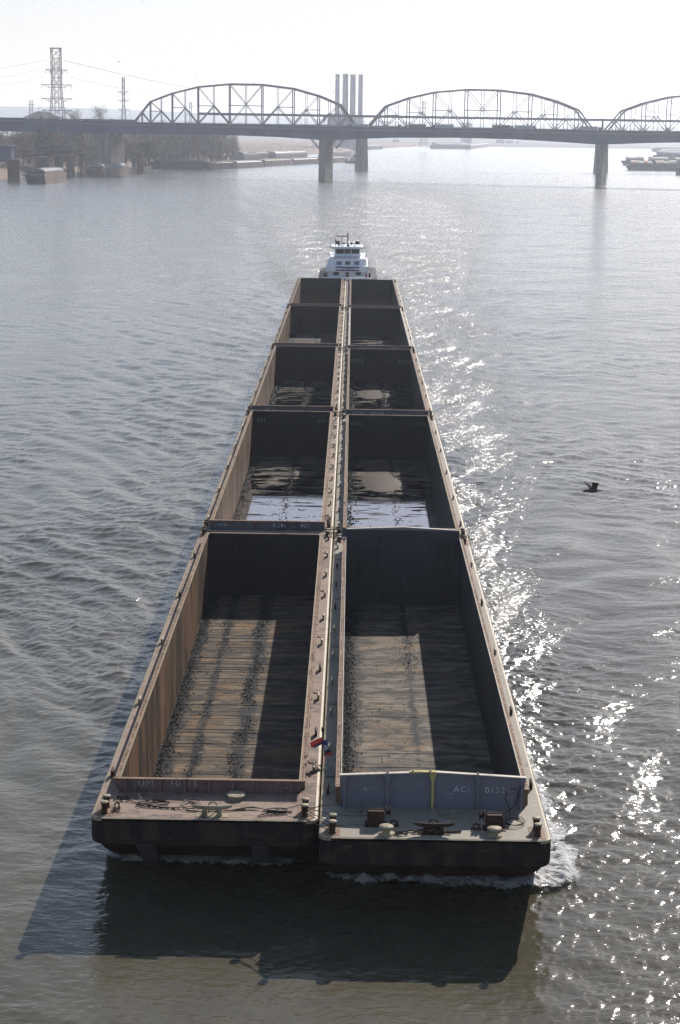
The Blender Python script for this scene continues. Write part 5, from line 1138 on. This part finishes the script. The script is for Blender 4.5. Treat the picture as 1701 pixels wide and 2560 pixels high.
def river_mesh():
    ys = [-34.0]
    while ys[-1] < 4440:
        D = ys[-1]-CAM.y; ys.append(ys[-1]+max(.11, .62*D*D/(1730*CAM.z)))
    ys = np.array(ys); NC = 860; D = ys-CAM.y
    s = np.linspace(-1, 1, NC); hw = .25*D+9
    X = (s[None, :]*hw[:, None]+1.0-.005*D[:, None]).astype(np.float64); Y = np.repeat(ys[:, None], NC, 1)
    dy = np.gradient(ys)[:, None]; dx = (2*hw/NC)[:, None]
    rs = np.random.RandomState(5); H = np.zeros_like(X)
    # slow modulation: gusts, slicks
    def slow(sc, seed, n=7):
        r = np.random.RandomState(seed); f = np.zeros_like(X)
        for i in range(n):
            k = 2*np.pi/(sc*r.uniform(.5, 1.8)); a = r.uniform(0, 6.28); f += np.sin(k*(np.cos(a)*X+np.sin(a)*.6*Y)+r.uniform(0, 6.28))
        return f/math.sqrt(n/2.0)
    gust = np.clip(1+.32*slow(70, 1)+.25*slow(22, 2), .35, 1.9)
    wx, wy = X+.9*slow(26, 3)+.35*slow(9, 13), Y+1.1*slow(30, 4)+.4*slow(10, 14)
    def waves(n, l0, l1, ang, spr, slope, seed, mask=1.0, sharp=0.0):
        r = np.random.RandomState(seed); f = np.zeros_like(X); per = slope*math.sqrt(2.0/n)
        for i in range(n):
            lam = l0*(l1/l0)**((i+r.uniform(0, 1))/n); k = 2*np.pi/lam; a = ang+r.normal(0, spr); cx, cy = math.sin(a), math.cos(a)
            res = np.clip((lam/np.maximum(abs(cy)*dy, abs(cx)*dx)-2.0)/2.0, 0, 1)      # leave out what the mesh cannot carry
            f += (per/k)*res*np.sin(k*(cx*wx+cy*wy)+r.uniform(0, 6.28))
        return f*mask
    base = waves(22, 3.2, 9, R(10), R(24), .024, 21)+waves(36, 1.1, 3.2, R(4), R(34), .060, 22)*gust+waves(44, .35, 1.1, R(-8), R(46), .085, 23)*gust
    base += waves(8, 12, 50, R(0), R(30), .010, 24)
    wid = 2.6+.046*np.maximum(Y, 0); ah = smooth(Y, -5, 10)*(1-smooth(Y, 700, 1500))
    rr = (1-smooth((X-10.2+.5*slow(22, 61))/wid, .1, 2.0))*(X > 0)*ah; ll = (1-smooth((-10.2-X)/(wid*1.3), .1, 1.9))*(X < 0)*ah
    wk = (1-smooth(np.abs(X-4)/(15+.10*np.maximum(Y-300, 0)), .4, 1.5))*smooth(Y, 298, 330)*(1-smooth(Y, 500, 1300))
    near = waves(56, .32, 1.6, R(30), R(80), .26, 31)
    near2 = waves(24, 1.3, 4, R(-25), R(60), .085, 33)
    dst = np.maximum(X-10.6, 0); dsl = np.maximum(-10.6-X, 0)
    bw_r = waves(12, 3.5, 8, R(-62), R(12), .060, 41)*smooth(dst, 0, 3)*(1-smooth(dst, 8, 30+.1*np.maximum(Y, 0)))*smooth(Y, -2, 18)*(1-smooth(Y, 260, 420))*(X > 0)
    bw_l = waves(14, 2.8, 9, R(62), R(12), .085, 42)*smooth(dsl, 0, 4)*(1-smooth(dsl, 10, 36+.1*np.maximum(Y, 0)))*smooth(Y, -2, 18)*(1-smooth(Y, 260, 420))*(X < 0)
    # the still water pushed ahead of the bows and the shadowed lee are smoother
    calm = 1-.35*(1-smooth(np.abs(X), 9, 14))*(1-smooth(Y, 6, 10))*smooth(Y, -14, -4)
    H = base*calm*(.70+.30*smooth(Y, 0, 70))+near*(rr*1.0+ll*.42+wk*.8)+near2*(rr*.8+ll*.6+wk*.7)+bw_r+bw_l
    H += .10*smooth(rr, .6, 1)*(1-smooth(Y, 10, 40))
    H = H+.35*np.maximum(H, 0)**2/(.25)*.25
    churn = np.clip(rr*.75+wk*.9+ll*.25, 0, 1)*smooth(Y, 2, 60)*np.clip(.85+.2*slow(16, 51)+.2*slow(6, 52), .1, 1.5)
    edge = smooth(s, -1, -.94)*(1-smooth(s, .94, 1)); H *= edge[None, :]*(1-smooth(ys, 3600, 4300))[:, None]*smooth(ys, -34, -31)[:, None]
    nr = len(ys); V = np.stack([X, Y, H], -1).reshape(-1, 3)
    idx = np.arange(nr*NC).reshape(nr, NC); q = np.stack([idx[:-1, :-1], idx[:-1, 1:], idx[1:, 1:], idx[1:, :-1]], -1)
    cx_ = (X[:-1, :-1]+X[1:, 1:])/2; cy_ = (Y[:-1, :-1]+Y[1:, 1:])/2
    hole = (((cx_ > .35) & (cx_ < 10.35) & (cy_ > 7.5)) | ((cx_ < -.35) & (cx_ > -10.4) & (cy_ > 9.6)) | ((np.abs(cx_) < .5) & (cy_ > 12)))&(cy_ < 5*BL-3)
    q = q[~hole].reshape(-1, 4)
    e0 = len(V); far = np.stack([np.full(nr, -5600.0), ys, np.zeros(nr)], -1); far2 = far.copy(); far2[:, 0] = 5600; V = np.concatenate([V, far, far2])
    l0 = np.arange(nr)+e0; l1 = l0+nr
    qs = [q, np.stack([l0[:-1], idx[:-1, 0], idx[1:, 0], l0[1:]], -1), np.stack([idx[:-1, -1], l1[:-1], l1[1:], idx[1:, -1]], -1)]
    c0 = len(V); V = np.concatenate([V, [[-5600, -280, 0], [5600, -280, 0], [-5600, 13000, 0], [5600, 13000, 0]]])
    qs.append(np.array([[c0, c0+1, l1[0], l0[0]], [l0[-1], l1[-1], c0+3, c0+2]])); Q = np.concatenate(qs).astype(np.int32)
    me = bpy.data.meshes.new('river'); me.vertices.add(len(V)); me.vertices.foreach_set('co', V.astype(np.float32).ravel())
    me.loops.add(Q.size); me.loops.foreach_set('vertex_index', Q.ravel()); me.polygons.add(len(Q)); me.polygons.foreach_set('loop_start', np.arange(0, Q.size, 4, dtype=np.int32)); me.polygons.foreach_set('use_smooth', np.ones(len(Q), dtype=bool))
    me.update(calc_edges=True); cf_ = np.zeros(len(V), dtype=np.float32); cf_[:churn.size] = churn.ravel(); me.attributes.new('churn', 'FLOAT', 'POINT').data.foreach_set('value', cf_); me.materials.append(river_mat()); o = bpy.data.objects.new('river', me); col.objects.link(o); tag(o, kind='structure'); print('river', len(V)); return o
river_mesh()
# ------------------------------------------------------------------ foam
def foam_mat():
    m = NM('foam'); at_ = m.n('ShaderNodeAttribute'); at_.attribute_name = 'cover'
    a = m.noise(m.pos(), 2.2, 7, .72, .5); b = m.noise(m.pos(off=(3, 1, 0)), 7.0, 4, .65)
    f = m.math('ADD', m.math('ADD', m.math('MULTIPLY', a, .65), m.math('MULTIPLY', b, .35)), m.math('SUBTRACT', at_.outputs['Fac'], .42))
    d = m.bsdf((.58, .58, .57), .5, 0, .5, m.bump(m.math('ADD', a, m.math('MULTIPLY', b, .5)), .25)); t = m.n('ShaderNodeBsdfTransparent')
    mx = m.n('ShaderNodeMixShader'); m.l(m.ramp(f, .48, .62, 0, .9), mx.inputs[0]); m.l(t.outputs[0], mx.inputs[1]); m.l(d, mx.inputs[2]); return m.end(mx.outputs[0])
M['foam'] = foam_mat()
def foam(path, label, hgt):
    """path: (x, y, dx, dy, width)  rows across a strip, cover strongest by the hull"""
    vs = []; cov = []; nc = 14; P = []
    for i in range(len(path)-1):
        n = 26
        for k in range(n): f = k/n; P.append([path[i][j]*(1-f)+path[i+1][j]*f for j in range(6)])
    P.append(list(path[-1]))
    for x, y, dx, dy, w_, c in P:
        for j in range(nc+1):
            f = j/nc; q = w_*(f+.16*noise.noise((x*.9+y*.5, y*.9, f*2))*f); X, Y = x+dx*q, y+dy*q
            n_ = noise.noise((X*1.6, Y*1.6, 1))+.8*noise.noise((X*4, Y*4, 2))
            vs.append((X, Y, .10+hgt*max(0, math.sin(math.pi*min(1, f*1.1)))*(.6+.7*n_)*c)); cov.append(c*(1-.95*f**1.8)-(.6 if j == nc else 0)-.25*max(0, noise.noise((X*.7, Y*.7, 9))))
    mb = MB().add(vs, [(i*(nc+1)+j, i*(nc+1)+j+1, (i+1)*(nc+1)+j+1, (i+1)*(nc+1)+j) for i in range(len(P)-1) for j in range(nc)])
    o = mb.build('bow_foam', M['foam'], None, True); a = o.data.attributes.new('cover', 'FLOAT', 'POINT'); a.data.foreach_set('value', cov); tag(o, label, 'foam', kind='stuff')
foam([(-10.9, 8.2, -.6, -1, .7, .0), (-10.5, 7.2, -.3, -1, 1.0, .80), (-9.5, 6.9, 0, -1, 1.6, .82), (-7, 6.9, 0, -1, 1.8, .82), (-4.5, 6.9, 0, -1, 1.9, .80), (-2, 6.9, 0, -1, 2.1, .82), (-.3, 6.7, 0, -1, 1.2, .0)], 'grey foam line under the bow of the rusty lead barge', .16)
foam([(-.2, 4.9, 0, -1, .8, .0), (.6, 5.0, 0, -1, 1.7, .88), (3, 5.0, 0, -1, 2.0, .90), (6, 5.0, 0, -1, 1.9, .88), (8, 5.0, 0, -1, 2.1, .90), (10.0, 5.0, .2, -.97, 2.5, .95), (10.7, 5.3, .8, -.6, 2.8, .98), (10.75, 6.5, 1, -.2, 3.1, .95), (10.75, 9, 1, .05, 3.0, .86), (10.75, 14, 1, .1, 2.4, .74), (10.75, 24, 1, .1, 2.2, .62), (10.75, 48, 1, .1, 2.4, .55), (10.75, 90, 1, 0, 3.0, .48), (10.75, 150, 1, 0, 3.2, .0)], 'white foam breaking round the right corner of the grey lead barge', .32)
foam([(-10.8, 8, -1, 0, .8, .35), (-10.8, 30, -1, 0, 1.0, .35), (-10.8, 80, -1, 0, 1.4, .2)], 'thin foam along the left side of the tow', .08)
# ------------------------------------------------------------------ the hazy air
def haze(density):
    mt = bpy.data.materials.new('haze'); mt.use_nodes = True; t = mt.node_tree; t.nodes.clear(); o = t.nodes.new('ShaderNodeOutputMaterial'); v = t.nodes.new('ShaderNodeVolumePrincipled')
    v.inputs['Color'].default_value = (.80, .87, 1.0, 1); v.inputs['Density'].default_value = density; v.inputs['Anisotropy'].default_value = .55; t.links.new(v.outputs[0], o.inputs['Volume'])
    ob = MB().box((-5700, -300, -6), (5700, 13600, 150)).build('haze', mt); tag(ob, kind='stuff'); ob['label'] = 'pale sunlit haze hanging over the whole river'; ob['category'] = 'haze'
haze(1.05e-4)
